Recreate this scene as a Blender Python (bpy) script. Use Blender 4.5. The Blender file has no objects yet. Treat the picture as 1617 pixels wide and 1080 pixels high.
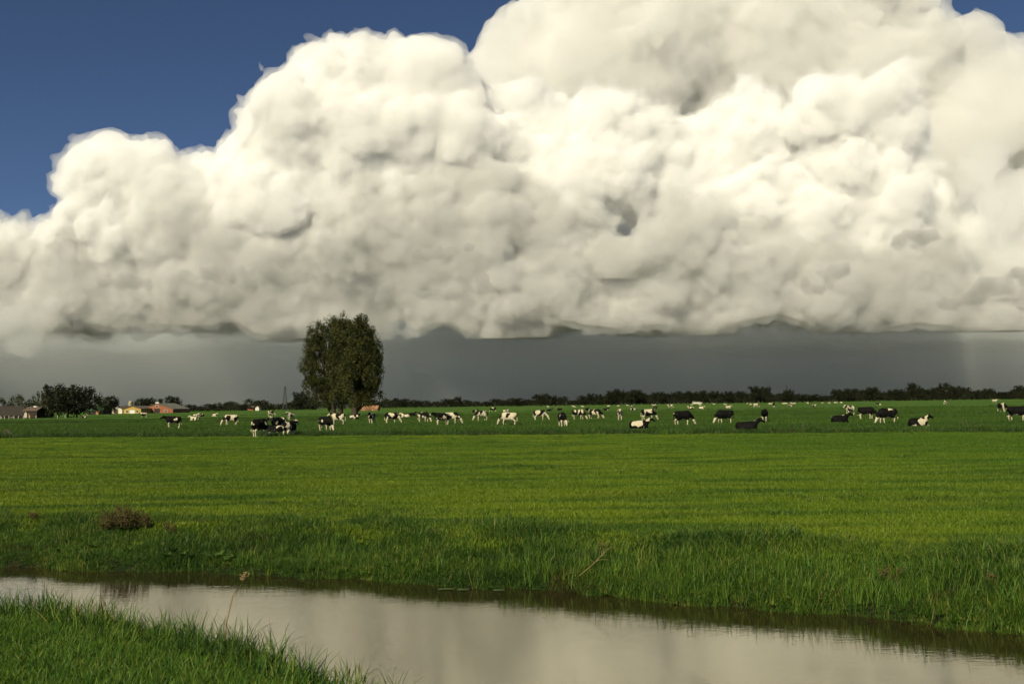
import bpy, bmesh, math, random, time
import numpy as np
import openvdb
from mathutils import Vector, Matrix

T0 = time.time()
SC = bpy.context.scene
COL = SC.collection
R = math.radians
rng = np.random.default_rng(7)
random.seed(7)

# ------------------------------------------------------------------ camera
IMW, IMH = 1617.0, 1080.0
FPX = 1572.0                       # 35 mm lens on a 36 mm frame
CAM = Vector((0.0, 0.0, 2.3))
PITCH = math.atan((638.5 - 540.0) / FPX)
ROLL = R(0.815)
_f = Vector((0, math.cos(PITCH), math.sin(PITCH)))
_u0 = Vector((0, -math.sin(PITCH), math.cos(PITCH)))
_r = Vector((1, 0, 0)) * math.cos(ROLL) - _u0 * math.sin(ROLL)
_u = _u0 * math.cos(ROLL) + Vector((1, 0, 0)) * math.sin(ROLL)
cd = bpy.data.cameras.new('camera')
cam = bpy.data.objects.new('camera', cd)
COL.objects.link(cam)
cam.matrix_world = Matrix(((_r.x, _u.x, -_f.x, CAM.x), (_r.y, _u.y, -_f.y, CAM.y), (_r.z, _u.z, -_f.z, CAM.z), (0, 0, 0, 1)))
cd.sensor_width = 36.0
cd.lens = 36.0 * FPX / IMW
cd.clip_start = 0.1
cd.clip_end = 90000.0
SC.camera = cam

def ray(px, py):
    return _f + _r * ((px - IMW / 2) / FPX) - _u * ((py - IMH / 2) / FPX)

def at(px, py, Y):                 # point at forward distance Y
    d = ray(px, py)
    return CAM + d * (Y / d.y)

def ground(px, py, z=0.0):         # where that ray meets level z
    d = ray(px, py)
    return CAM + d * ((z - CAM.z) / d.z)

# ------------------------------------------------------------------ sky and sun
SUN_EL, SUN_AZ = R(37), R(207)     # azimuth clockwise from +Y: behind the camera, to its left
w = bpy.data.worlds.new('World')
SC.world = w
w.use_nodes = True
nt = w.node_tree
nt.nodes.clear()
sky = nt.nodes.new('ShaderNodeTexSky')
sky.sky_type = 'NISHITA'
sky.sun_disc = False
sky.sun_elevation = SUN_EL
sky.sun_rotation = SUN_AZ
sky.altitude = 0
sky.air_density = 0.52
sky.dust_density = 0.3
sky.ozone_density = 4.0
bg = nt.nodes.new('ShaderNodeBackground')
bg.inputs['Strength'].default_value = 0.05
wo = nt.nodes.new('ShaderNodeOutputWorld')
nt.links.new(sky.outputs[0], bg.inputs[0])
nt.links.new(bg.outputs[0], wo.inputs[0])
sd = bpy.data.lights.new('sun', 'SUN')
sd.energy = 4.6
sd.angle = R(0.5)
sd.color = (1.0, 0.91, 0.67)
sun = bpy.data.objects.new('sun', sd)
COL.objects.link(sun)
SUNV = Vector((math.sin(SUN_AZ) * math.cos(SUN_EL), math.cos(SUN_AZ) * math.cos(SUN_EL), math.sin(SUN_EL)))
sun.rotation_euler = SUNV.to_track_quat('Z', 'Y').to_euler()
sun.location = (0, 0, 50)
vs = SC.view_settings
vs.view_transform = 'Standard'
vs.look = 'None'
vs.gamma = 1.0
vs.exposure = 0.38
vs.use_curve_mapping = False
cy = SC.cycles
cy.use_denoising = True
cy.max_bounces = 18
cy.diffuse_bounces = 1
cy.glossy_bounces = 2
cy.transmission_bounces = 4
cy.volume_bounces = 14
cy.transparent_max_bounces = 32
cy.use_adaptive_sampling = True
cy.adaptive_threshold = 0.03
cy.sample_clamp_indirect = 4.0
# ------------------------------------------------------------------ clouds
def upsample(a, n, axis):
    """cubic interpolation of a lattice along one axis to n samples"""
    m = a.shape[axis]
    x = np.linspace(1, m - 2.001, n)
    i = np.floor(x).astype(int)
    t = (x - i).astype(np.float32)
    W = np.zeros((n, m), np.float32)
    k = np.arange(n)
    W[k, i - 1] = -0.5 * t + t * t - 0.5 * t ** 3
    W[k, i] = 1 - 2.5 * t * t + 1.5 * t ** 3
    W[k, i + 1] = 0.5 * t + 2 * t * t - 1.5 * t ** 3
    W[k, np.minimum(i + 2, m - 1)] += -0.5 * t * t + 0.5 * t ** 3
    return np.moveaxis(np.tensordot(W, a, (1, axis)), 0, axis)

def lattice_noise(shape, cells, g):
    m = [max(4, int(math.ceil(s / cells)) + 3) for s in shape]
    a = g.standard_normal(m).astype(np.float32)
    for ax in range(3):
        a = upsample(a, shape[ax], ax)
    return a

def volume_material(name, dens, color=(1, 1, 1), g=0.0):
    m = bpy.data.materials.new(name)
    m.use_nodes = True
    t = m.node_tree
    t.nodes.clear()
    o = t.nodes.new('ShaderNodeOutputMaterial')
    v = t.nodes.new('ShaderNodeVolumeScatter')
    v.inputs['Color'].default_value = (*color, 1)
    v.inputs['Density'].default_value = dens
    v.inputs['Anisotropy'].default_value = g
    ab = t.nodes.new('ShaderNodeVolumeAbsorption')      # absorption greys the vapour; the grey clouds carry painted shade
    ab.inputs['Color'].default_value = (*color, 1)
    ab.inputs['Density'].default_value = dens
    ad = t.nodes.new('ShaderNodeAddShader')
    t.links.new(v.outputs[0], ad.inputs[0])
    t.links.new(ab.outputs[0], ad.inputs[1])
    t.links.new(ad.outputs[0], o.inputs['Volume'])
    try:
        m.cycles.homogeneous_volume = True
    except Exception:
        pass
    return m

def puff(spheres, c, r, depth, g, n, ratio, face, rmin):
    spheres.append((c[0], c[1], c[2], r))
    if depth == 0:
        return
    for _ in range(n):
        d = g.standard_normal(3)
        d /= np.linalg.norm(d)
        if face and d[1] > 0.35:
            d[1] = -d[1]
        d[2] = d[2] * 0.9 + 0.12
        rr = r * g.uniform(ratio[0], ratio[1])
        if rr < rmin:
            continue
        puff(spheres, np.array(c) + d * (r * g.uniform(0.78, 0.98)), rr, depth - 1, g, max(5, int(n * 0.75)), ratio, face, rmin)

def cloud_mesh(name, spheres, voxel, noise, g, zmin=None, zflat=60.0, smooth=80.0, reach=120.0, flat=1.0, yc=12000.0, mantle=0.0):
    s = np.array(spheres, np.float32)
    s[:, 1] = yc + (s[:, 1] - yc) * flat            # a bank of cloud wider than it is deep
    sq = np.array([1, flat, 1], np.float32)
    lo = (s[:, :3] - s[:, 3:] * sq).min(0) - voxel * 4
    hi = (s[:, :3] + s[:, 3:] * sq).max(0) + voxel * 4
    if zmin is not None:
        lo[2] = max(lo[2], zmin - voxel * 4)
    shape = tuple(int(math.ceil(v)) for v in (hi - lo) / voxel)
    big = 8 * voxel
    f = np.full(shape, big, np.float32)
    ax = [lo[k] + voxel * np.arange(shape[k], dtype=np.float32) for k in range(3)]
    for x, y, z, r in s:
        i0 = [max(0, int((c - r - big - lo[k]) / voxel)) for k, c in enumerate((x, y, z))]
        i1 = [min(shape[k], int((c + r + big - lo[k]) / voxel) + 2) for k, c in enumerate((x, y, z))]
        if any(b <= a for a, b in zip(i0, i1)):
            continue
        sl = tuple(slice(a, b) for a, b in zip(i0, i1))
        d = np.sqrt((ax[0][sl[0]] - x)[:, None, None] ** 2 + ((ax[1][sl[1]] - y) / flat)[None, :, None] ** 2 + (ax[2][sl[2]] - z)[None, None, :] ** 2) - r
        a = f[sl]
        h = np.maximum(smooth - np.abs(a - d), 0.0)
        f[sl] = np.minimum(a, d) - h * h / (4 * smooth)
    pre = f.copy()
    for wl, amp, kind in noise:
        nz = lattice_noise(shape, wl / voxel, g)
        f += amp * (nz if kind == 's' else (0.6 - np.abs(nz)))
    f = pre + reach * np.tanh((f - pre) / reach)
    if zmin is not None:
        base = zmin + zflat * (lattice_noise((shape[0], shape[1], 4), 900 / voxel, g)[:, :, 1] + 0.45 * lattice_noise((shape[0], shape[1], 4), 280 / voxel, g)[:, :, 1])
        f = np.maximum(f, base[:, :, None] - ax[2][None, None, :])
    out = [iso_mesh(name, f, voxel, lo, big)]
    if mantle:
        f = f - mantle + mantle * 0.4 * lattice_noise(shape, 150 / voxel, g) + mantle * 0.25 * lattice_noise(shape, 70 / voxel, g)
        out.append(iso_mesh(name, f, voxel, lo, big))
    return out if mantle else out[0]

def iso_mesh(name, f, voxel, lo, big):
    f = f.copy()
    for k in range(3):
        sl = [slice(None)] * 3
        sl[k] = 0; f[tuple(sl)] = big
        sl[k] = -1; f[tuple(sl)] = big
    grid = openvdb.FloatGrid(big)
    grid.copyFromArray(f)
    pts, quads = grid.convertToQuads(isovalue=0.0)
    # keep the one connected body, drop torn-off specks
    lab = np.arange(len(pts))
    while True:
        m = lab[quads].min(1)
        new = lab.copy()
        for c in range(4):
            np.minimum.at(new, quads[:, c], m)
        new = np.minimum(new, new[new])
        if (new == lab).all():
            break
        lab = new[new]
    ids, cnt = np.unique(lab, return_counts=True)
    ok = lab == ids[cnt.argmax()]
    remap = np.cumsum(ok) - 1
    quads = remap[quads[ok[quads[:, 0]]]]
    pts = pts[ok]
    return mesh_from(name, pts.astype(np.float32) * voxel + lo, quads)

def mesh_from(name, pts, faces, smooth=True):
    """faces: (n,k) index array"""
    me = bpy.data.meshes.new(name)
    n, k = faces.shape
    me.vertices.add(len(pts))
    me.vertices.foreach_set('co', np.ascontiguousarray(pts, np.float32).ravel())
    me.loops.add(n * k)
    me.loops.foreach_set('vertex_index', np.ascontiguousarray(faces, np.int32).ravel())
    me.polygons.add(n)
    me.polygons.foreach_set('loop_start', np.arange(0, n * k, k, dtype=np.int32))
    me.polygons.foreach_set('loop_total', np.full(n, k, np.int32))
    me.update(calc_edges=True)
    if smooth:
        me.polygons.foreach_set('use_smooth', np.ones(n, bool))
    return me

def tag(o, label=None, cat=None, group=None, kind=None):
    if label: o['label'] = label
    if cat: o['category'] = cat
    if group: o['group'] = group
    if kind: o['kind'] = kind
    return o

def link(name, me, mat=None, parent=None, loc=None):
    o = bpy.data.objects.new(name, me)
    COL.objects.link(o)
    if mat is not None and len(me.materials) == 0:
        me.materials.append(mat)
    if parent is not None: o.parent = parent
    if loc is not None: o.location = loc
    return o

# rows: (photo x, photo y, radius in photo px, forward distance in m); distances follow the cloud base (about 900 m up)
g = np.random.default_rng(3)
# left-hand towers of the shower cloud
left = [(130,285,42,11400),(180,272,40,11500),(245,262,36,11400),(112,315,40,11300),(60,372,40,11500),(10,385,42,11500),(200,345,90,11900),
        (335,272,18,12100),(300,335,60,11900),(-90,400,80,11800),
        (420,208,34,11900),(470,172,38,11900),(515,118,36,11900),(580,122,48,12000),(672,102,42,11900),(640,150,70,12200),
        (712,128,36,12000),(560,230,115,12500),(665,230,95,12300),(450,300,110,12200)]
low_left = [(330, 425, 110, 12050), (560, 410, 110, 12050), (720, 370, 110, 12050), (130, 455, 105, 12050), (-20, 470, 100, 12050), (-180, 450, 110, 12050), (850, 430, 105, 12050), (930, 480, 75, 12000), (800, 490, 65, 12000), (700, 470, 80, 12050), (450, 480, 80, 12050), (580, 490, 60, 12050), (250, 500, 55, 12050), (60, 500, 60, 12050), (-250, 500, 60, 12050), (-380, 430, 120, 12050), (-560, 420, 130, 12050), (-760, 420, 130, 12050)]  # last rows are out of view, added to keep sun off the rain
mid = [(850,300,105,12700),(955,270,85,12200),(985,215,55,12200),(870,430,115,13000),(1060,300,100,12900),(1180,280,90,13000)]
right = [(1443,108,24,11700),(1425,138,28,11700),(1392,158,32,11700),(1330,180,40,11800),(1275,200,34,11900),(1350,262,88,12300),(1400,335,95,12200),(1250,350,100,12500),
         (1578,248,38,11500),(1605,305,50,11500),(1690,330,80,11700),(1570,390,75,12000)]
low_right = [(1720,440,100, 12050),(1450,445,95, 12050),(1300,465,95, 12050),(1150,450,105, 12050),(1020,460,85, 12050),(1560,480,70, 12050),(1850,450,110, 12050)]
shelf = [(1130,322,32,11300),(1085,332,38,11300),(1015,305,20,11400),(1045,365,36,11300),(975,392,30,11400),(1095,372,40,11300)]
vap = volume_material('cloud_vapour', 0.013, (0.994, 0.993, 0.989))
NOISE = [(1000, 75, 's'), (430, 44, 's'), (210, 36, 'b'), (105, 27, 'b'), (60, 15, 's')]

fringe = volume_material('fringe_vapour', 0.0035, (0.994, 0.993, 0.989))
fringe_soft = volume_material('shade_tinted_fringe', 0.003, (0.875, 0.875, 0.865))  # grey colour paints shade into the fringe of the lower cloud

cloud_no = 0
def cumulus(name, rows, label, voxel=25.0, noise=NOISE, mat=vap, mantle=0.0, fmat=None, group='clouds of the shower bank', cat='cloud', zmin=880.0, zflat=70.0, smooth=50.0, reach=110.0, flat=0.45, yc=12000.0, **kw):
    global cloud_no
    cloud_no += 1
    g = np.random.default_rng(100 + cloud_no)
    me = cloud_mesh(name, blobs(rows, g, **kw), voxel, noise, g, zmin=zmin, zflat=zflat, smooth=smooth, reach=reach, flat=flat, yc=yc, mantle=mantle)
    o = link(name, me[0] if mantle else me, mat)
    if mantle:
        link('misty_fringe', me[1], fmat, o)
    return tag(o, label, cat, group)

def blobs(lst, g, depth=3, n=13, ratio=(0.30, 0.58), rmin=75, face=True):
    sp = []
    for px, py, rp, Y in lst:
        puff(sp, np.array(at(px, py, Y)), rp * Y / FPX, depth, g, n, ratio, face, rmin)
    return sp

soft = volume_material('shade_tinted_vapour', 0.007, (0.865, 0.865, 0.855))  # absorbing grey stands in for shade on the lower cloud
SOFT = [(1000, 80, 's'), (450, 60, 'b'), (220, 60, 'b'), (110, 40, 'b'), (65, 18, 's')]
cumulus('cumulus_cloud', left + mid, 'towering white cumulus with cauliflower tops rising beside the deep blue sky', mantle=55.0, fmat=fringe)
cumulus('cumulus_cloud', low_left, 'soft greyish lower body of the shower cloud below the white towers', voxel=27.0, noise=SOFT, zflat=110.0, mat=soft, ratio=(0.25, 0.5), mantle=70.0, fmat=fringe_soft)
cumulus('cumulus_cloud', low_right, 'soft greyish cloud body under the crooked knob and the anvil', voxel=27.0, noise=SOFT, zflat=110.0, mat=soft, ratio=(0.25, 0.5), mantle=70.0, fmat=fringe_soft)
cumulus('cumulus_cloud', right, 'white cumulus tower with a small crooked knob standing against the smooth anvil', mantle=55.0, fmat=fringe)
cumulus('cumulus_cloud', shelf, mat=volume_material('shade_tinted_shelf', 0.006, (0.88, 0.88, 0.868)), yc=12000.0, zmin=None, mantle=50.0, fmat=volume_material('shade_tinted_shelf_fringe', 0.003, (0.88, 0.88, 0.868)), label='cumulus lump tinted shade-grey hanging in front of the bright cloud wall')  # shade on this lump is put into its grey vapour colour
anvil = [(820,140,70,15500),(850,90,70,15500),(900,60,80,15500),(960,20,80,15500),(880,150,95,15600),(1000,60,120,15500),(1150,30,140,16000),(1300,40,150,16000),(1440,110,110,16000),(1550,190,110,16000),
         (1000,220,150,16500),(1200,240,170,16500),(1400,280,170,16500),(1650,280,130,16000),(1800,330,150,16000)]
cumulus('anvil_cloud', anvil, 'broad smooth cream-grey anvil spreading over the whole shower cloud', voxel=44.0,
        noise=[(1800, 170, 's'), (800, 110, 's'), (350, 80, 'b'), (180, 50, 'b'), (95, 22, 's')], smooth=200.0, reach=320.0, yc=16000.0, flat=0.85, mat=volume_material('anvil_vapour', 0.0036, (0.955, 0.953, 0.942)), zmin=1000, depth=1, n=10, ratio=(0.4, 0.6), rmin=200)
deck = []
for px in range(-900, 2300, 70):
    for Y in (15500, 17000, 18500, 20000, 21500):
        deck.append((px, 640 - (1500 / Y) * FPX * (1 + 0.25 * g.random()), 900 * FPX / Y, Y))
cumulus('cloud_deck', deck, 'dark flat grey cloud base stretching low over the far plain', voxel=75.0,
        noise=[(1400, 110, 's'), (500, 50, 's')], mat=volume_material('deck_vapour', 0.0016, (0.92, 0.94, 0.95)), zmin=900, zflat=60, depth=0, smooth=300.0, flat=1.0)
# torn shreds before the towers; dark vapour colour stands in for shade
scud_mat = volume_material('shade_tinted_scud', 0.008, (0.66, 0.66, 0.645))
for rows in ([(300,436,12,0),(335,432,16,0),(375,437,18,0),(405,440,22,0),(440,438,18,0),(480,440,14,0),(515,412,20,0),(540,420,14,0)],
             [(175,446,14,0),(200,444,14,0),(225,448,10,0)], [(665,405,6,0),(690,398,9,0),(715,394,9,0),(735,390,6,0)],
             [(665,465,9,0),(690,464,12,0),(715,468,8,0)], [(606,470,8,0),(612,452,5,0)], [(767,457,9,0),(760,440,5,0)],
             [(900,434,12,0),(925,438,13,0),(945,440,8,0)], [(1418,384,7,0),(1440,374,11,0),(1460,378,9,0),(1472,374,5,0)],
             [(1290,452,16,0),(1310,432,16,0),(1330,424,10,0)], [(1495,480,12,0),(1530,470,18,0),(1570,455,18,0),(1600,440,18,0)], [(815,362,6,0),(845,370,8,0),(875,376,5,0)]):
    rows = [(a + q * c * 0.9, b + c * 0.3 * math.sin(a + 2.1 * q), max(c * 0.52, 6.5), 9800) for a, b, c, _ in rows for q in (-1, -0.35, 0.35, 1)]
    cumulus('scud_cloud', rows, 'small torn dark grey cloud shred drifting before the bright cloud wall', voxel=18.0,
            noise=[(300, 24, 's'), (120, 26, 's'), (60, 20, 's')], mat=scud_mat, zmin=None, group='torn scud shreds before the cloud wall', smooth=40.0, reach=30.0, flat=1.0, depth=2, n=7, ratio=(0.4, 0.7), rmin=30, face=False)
# ragged stratus veil softening the base, its shade put into a dark colour
veil = [(px, 515 + 7 * math.sin(px * 0.013) + g.normal(0, 9), 14 + 22 * g.random(), 11700 + g.normal(0, 250)) for px in range(-500, 2150, 22)]
cumulus('stratus_cloud', veil, 'ragged grey stratus veil hanging along the base of the shower cloud', voxel=34.0, noise=[(1200, 90, 's'), (500, 80, 's'), (220, 60, 's'), (110, 30, 's')],
        mat=volume_material('shade_tinted_veil', 0.0018, (0.84, 0.85, 0.845)), zmin=None, depth=1, n=5, rmin=60, smooth=90.0, reach=110.0, flat=1.0)
# rain falling from the far side of the deck
rain = []
for px in range(-700, 2400, 110):
    for Y in (13900, 15300, 16700, 18100, 19500, 21000, 22500):
        for zz in (80, 500, 900):
            rain.append((px, 638 - zz / Y * FPX, (850 + 300 * g.random()) * FPX / Y, Y))
me = cloud_mesh('rain_curtain', blobs(rain, g, depth=0), 130.0, [(2500, 120, 's')], g, zmin=-40.0, zflat=0.0, smooth=300.0)
tag(link('rain_curtain', me, volume_material('rain_veil', 0.00042, (0.93, 0.945, 0.935))), 'blue-grey curtain of distant rain below the dark cloud base', 'rain')

# ------------------------------------------------------------------ materials
def new_mat(name):
    m = bpy.data.materials.new(name)
    m.use_nodes = True
    t = m.node_tree
    b = t.nodes['Principled BSDF']
    return m, t, b

def N(t, kind, **kw):
    n = t.nodes.new('ShaderNode' + kind)
    for k, v in kw.items():
        setattr(n, k, v)
    return n

def plain(name, col, rough=0.8, vary=0.25, scale=3.0, spec=0.3):
    """one colour with uneven weathering"""
    m, t, b = new_mat(name)
    b.inputs['Roughness'].default_value = rough
    b.inputs['Specular IOR Level'].default_value = spec
    tc = N(t, 'TexCoord')
    nz = N(t, 'TexNoise')
    nz.inputs['Scale'].default_value = scale
    nz.inputs['Detail'].default_value = 5
    r = N(t, 'ValToRGB')
    r.color_ramp.elements[0].position = 0.3
    r.color_ramp.elements[1].position = 0.7
    r.color_ramp.elements[0].color = (*[c * (1 - vary) for c in col], 1)
    r.color_ramp.elements[1].color = (*[min(1, c * (1 + vary)) for c in col], 1)
    t.links.new(tc.outputs['Object'], nz.inputs['Vector'])
    t.links.new(nz.outputs['Fac'], r.inputs[0])
    t.links.new(r.outputs[0], b.inputs['Base Color'])
    return m

def ramp(t, fac, stops):
    r = N(t, 'ValToRGB')
    e = r.color_ramp.elements
    while len(e) < len(stops):
        e.new(0.5)
    for k, (p, c) in enumerate(stops):
        e[k].position = p
        e[k].color = (*c, 1)
    t.links.new(fac, r.inputs[0])
    return r.outputs[0]

def world_noise(t, scale, sx=1.0, sy=1.0, rot=0.0, detail=4.0, off=0.0):
    geo = N(t, 'NewGeometry')
    mp = N(t, 'Mapping')
    mp.inputs['Rotation'].default_value = (0, 0, rot)
    mp.inputs['Scale'].default_value = (sx, sy, 1)
    mp.inputs['Location'].default_value = (off, off, 0)
    nz = N(t, 'TexNoise')
    nz.inputs['Scale'].default_value = scale
    nz.inputs['Detail'].default_value = detail
    t.links.new(geo.outputs['Position'], mp.inputs[0])
    t.links.new(mp.outputs[0], nz.inputs['Vector'])
    return nz.outputs['Fac']

def mixrgb(t, fac, a, b, mode='MIX'):
    n = N(t, 'MixRGB', blend_type=mode)
    for s, v in ((0, fac), (1, a), (2, b)):
        if isinstance(v, (int, float)):
            n.inputs[s].default_value = v
        elif isinstance(v, tuple):
            n.inputs[s].default_value = (*v, 1)
        else:
            t.links.new(v, n.inputs[s])
    return n.outputs[0]

DITCH_ROT = R(17)
YG1, YG2, YG3 = (0.182, 0.252, 0.010), (0.104, 0.190, 0.009), (0.225, 0.23, 0.016)
DG1, DG2, DG3 = (0.040, 0.100, 0.010), (0.070, 0.138, 0.012), (0.105, 0.15, 0.014)

def meadow_colour(t, near):
    if near:
        big = world_noise(t, 0.07, 1.0, 2.2, DITCH_ROT, 5)
        col = ramp(t, big, [(0.30, YG2), (0.45, YG1), (0.58, YG1), (0.68, YG2)])
        streak = world_noise(t, 0.35, 0.45, 2.5, DITCH_ROT, 5, 9)
        col = mixrgb(t, ramp(t, streak, [(0.48, (0, 0, 0)), (0.62, (0.9,) * 3)]), col, (0.035, 0.09, 0.007))
        dry = world_noise(t, 0.5, 0.5, 2.0, DITCH_ROT, 4, 31)
        col = mixrgb(t, ramp(t, dry, [(0.56, (0, 0, 0)), (0.72, (0.6,) * 3)]), col, YG3)
        deep_green = world_noise(t, 0.03, 1.0, 0.6, R(-25), 3, 3.2)          # broad patches of darker green
        col = mixrgb(t, ramp(t, deep_green, [(0.46, (0, 0, 0)), (0.66, (0.7,) * 3)]), col, (0.045, 0.115, 0.007))
        geo = N(t, 'NewGeometry')
        sp_ = N(t, 'SeparateXYZ')
        t.links.new(geo.outputs['Position'], sp_.inputs[0])
        mr = N(t, 'MapRange')                                          # cloud shade painted in as darker green towards +X
        mr.inputs['From Min'].default_value = 1.0; mr.inputs['From Max'].default_value = 26.0; mr.inputs['To Max'].default_value = 0.65
        t.links.new(sp_.outputs['X'], mr.inputs['Value'])
        col = mixrgb(t, mr.outputs[0], col, (0.055, 0.135, 0.008))
    else:
        big = world_noise(t, 0.02, 0.25, 1.6, DITCH_ROT, 5)
        col = ramp(t, big, [(0.32, DG1), (0.45, DG2), (0.56, DG1), (0.70, DG3)])
    return col

def ground_mat(name, kind):
    m, t, b = new_mat(name)
    b.inputs['Roughness'].default_value = 0.95
    b.inputs['Specular IOR Level'].default_value = 0.1
    if kind == 'soil':
        col = ramp(t, world_noise(t, 2.0, detail=6), [(0.3, (0.006, 0.007, 0.003)), (0.5, (0.011, 0.016, 0.005)), (0.7, (0.026, 0.020, 0.010))])
    elif kind == 'far':
        col = ramp(t, world_noise(t, 0.0006, 1, 3, 0, 6), [(0.35, (0.035, 0.055, 0.02)), (0.5, (0.06, 0.065, 0.03)), (0.65, (0.04, 0.05, 0.028))])
    else:
        col = meadow_colour(t, kind == 'near')
    fine = world_noise(t, 5.0 if kind == 'near' else 1.2, detail=6)
    col = mixrgb(t, 1.0, col, ramp(t, fine, [(0.3, (0.62,) * 3), (0.7, (1.0,) * 3)]), 'MULTIPLY')
    t.links.new(col, b.inputs['Base Color'])
    bp = N(t, 'Bump')
    bp.inputs['Strength'].default_value = 0.7
    bp.inputs['Distance'].default_value = 0.06
    t.links.new(world_noise(t, 9.0, detail=5), bp.inputs['Height'])
    t.links.new(bp.outputs[0], b.inputs['Normal'])
    return m

def blade_mat(name, kind, tints):
    """leaf blades: diffuse with light passing through, colour by tuft, by place and by tuft tip"""
    m, t, b = new_mat(name)
    a = N(t, 'Attribute', attribute_type='INSTANCER', attribute_name='rnd')
    tip = N(t, 'Attribute', attribute_type='GEOMETRY', attribute_name='tint')
    if kind in ('near', 'far'):
        col = meadow_colour(t, kind == 'near')
        col = mixrgb(t, 0.35, col, ramp(t, tip.outputs['Fac'], tints))
    else:
        mx = N(t, 'Math', operation='MULTIPLY_ADD')
        t.links.new(tip.outputs['Fac'], mx.inputs[0])
        mx.inputs[1].default_value = 0.55
        ad = N(t, 'Math', operation='MULTIPLY')
        t.links.new(a.outputs['Fac'], ad.inputs[0])
        ad.inputs[1].default_value = 0.45
        t.links.new(ad.outputs[0], mx.inputs[2])
        col = ramp(t, mx.outputs[0], tints)
        if kind == 'bank':
            dk = world_noise(t, 0.55, 0.7, 1.6, DITCH_ROT, 4, 12)      # stands of darker sedge and of rusty seeding sorrel
            col = mixrgb(t, ramp(t, dk, [(0.47, (0, 0, 0)), (0.60, (0.6,) * 3)]), col, (0.018, 0.058, 0.009))
            rs = world_noise(t, 0.8, 0.5, 1.6, DITCH_ROT, 4, 44)
            col = mixrgb(t, ramp(t, rs, [(0.60, (0, 0, 0)), (0.70, (0.6,) * 3)]), col, (0.055, 0.036, 0.014))
    t.links.new(col, b.inputs['Base Color'])
    b.inputs['Roughness'].default_value = 0.55
    b.inputs['Specular IOR Level'].default_value = 0.25
    tr = N(t, 'BsdfTranslucent')
    t.links.new(col, tr.inputs['Color'])
    mix = N(t, 'MixShader')
    mix.inputs[0].default_value = 0.35
    t.links.new(b.outputs[0], mix.inputs[1])
    t.links.new(tr.outputs[0], mix.inputs[2])
    t.links.new(mix.outputs[0], t.nodes['Material Output'].inputs['Surface'])
    return m

# ------------------------------------------------------------------ ground
FX = np.array([-60, -9.4, -4.5, -0.1, 3.4, 6.3, 60]); FY = np.array([37.0, 18.5, 17.35, 15.7, 13.9, 12.25, -9.5])
NX = np.array([-60, -7.2, -5.7, -4.0, -2.8, -1.8, -0.7, 3, 8, 60]); NY = np.array([33.0, 13.9, 13.3, 12.2, 11.1, 10.0, 8.4, 5.4, 3.2, -14.0])
WATER = -0.56

def sst(x):
    x = np.clip(x, 0, 1)
    return x * x * (3 - 2 * x)

def wob(x, y, s, a):
    return a * (np.sin(x * s + 1.3) * np.cos(y * s * 1.3 + 0.7) + 0.6 * np.sin(x * s * 2.3 + y * s * 1.7))

def far_line(x):
    return np.interp(x, FX, FY) + 0.12 * np.sin(x * 1.9) + 0.07 * np.sin(x * 4.3 + 1)

def near_line(x):
    return np.interp(x, NX, NY) + 0.08 * np.sin(x * 2.3 + 2)

MID = [(75.6, -0.28, 1.6, 0.55), (165.0, -0.25, 1.6, 0.5), (300.0, -0.2, 2.0, 0.5)]   # further ditches: y = a + b x

def height(x, y):
    x = np.asarray(x, float); y = np.asarray(y, float)
    yf, yn = far_line(x), near_line(x)
    d = y - yf
    bank = -0.80 + 0.42 * sst((d + 0.25) / 0.55) + 0.38 * sst((d - 0.1) / 3.2)
    far = bank + wob(x, y, 0.5, 0.015) * sst(d / 3)
    e = yn - y
    near = -0.85 + 0.38 * sst((e + 0.25) / 0.5) + 0.16 * sst((e - 0.1) / 1.6) + 0.8 * sst((e - 4.0) / 7)
    mid = np.full_like(x, -1.15)
    z = np.where(d > -0.3, far, np.where(e > -0.3, near, mid))
    for a, b, wd, dp in MID:
        q = np.abs(y - (a + b * np.clip(x, -400, 400)) - wd)
        z = z - dp * (1 - sst((q - 0.3) / wd)) * (y > 40)
    return z

def spread(a, b, n):
    return np.geomspace(a, b, n)

xs = np.concatenate([-spread(61, 60000, 34)[::-1], np.arange(-60, -14, 1.0), np.arange(-14, 12, 0.22), np.arange(12, 61, 1.0), spread(62, 60000, 34)])
ys = np.concatenate([-spread(4, 3000, 14)[::-1], np.arange(-3, 3, 1.0), np.arange(3, 24, 0.2), np.arange(24, 60, 0.8), np.arange(60, 100, 0.4), spread(101, 60000, 70)])
GX, GY = np.meshgrid(xs, ys)
GZ = height(GX, GY)
nv = GX.shape
idx = np.arange(nv[0] * nv[1]).reshape(nv)
quads = np.stack([idx[:-1, :-1], idx[:-1, 1:], idx[1:, 1:], idx[1:, :-1]], -1).reshape(-1, 4)
gme = mesh_from('meadow', np.stack([GX, GY, GZ], -1).reshape(-1, 3), quads)
for m in (ground_mat('bank_soil', 'soil'), ground_mat('mown_meadow', 'near'), ground_mat('pasture_ground', 'pasture'), ground_mat('distant_land', 'far')):
    gme.materials.append(m)
pc = np.stack([GX, GY], -1).reshape(-1, 2)[quads].mean(1)
mi = np.full(len(quads), 2)
dy = pc[:, 1] - (MID[0][0] + MID[0][1] * np.clip(pc[:, 0], -400, 400))
mi[dy < 0.2] = 1
mi[pc[:, 1] - far_line(pc[:, 0]) < 1.6] = 0
mi[pc[:, 1] < -20] = 2
mi[pc[:, 1] > 1800] = 3
mi[np.abs(pc[:, 0]) > 2500] = 3
gme.polygons.foreach_set('material_index', mi.astype(np.int32))
tag(link('meadow', gme), kind='structure')

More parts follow.
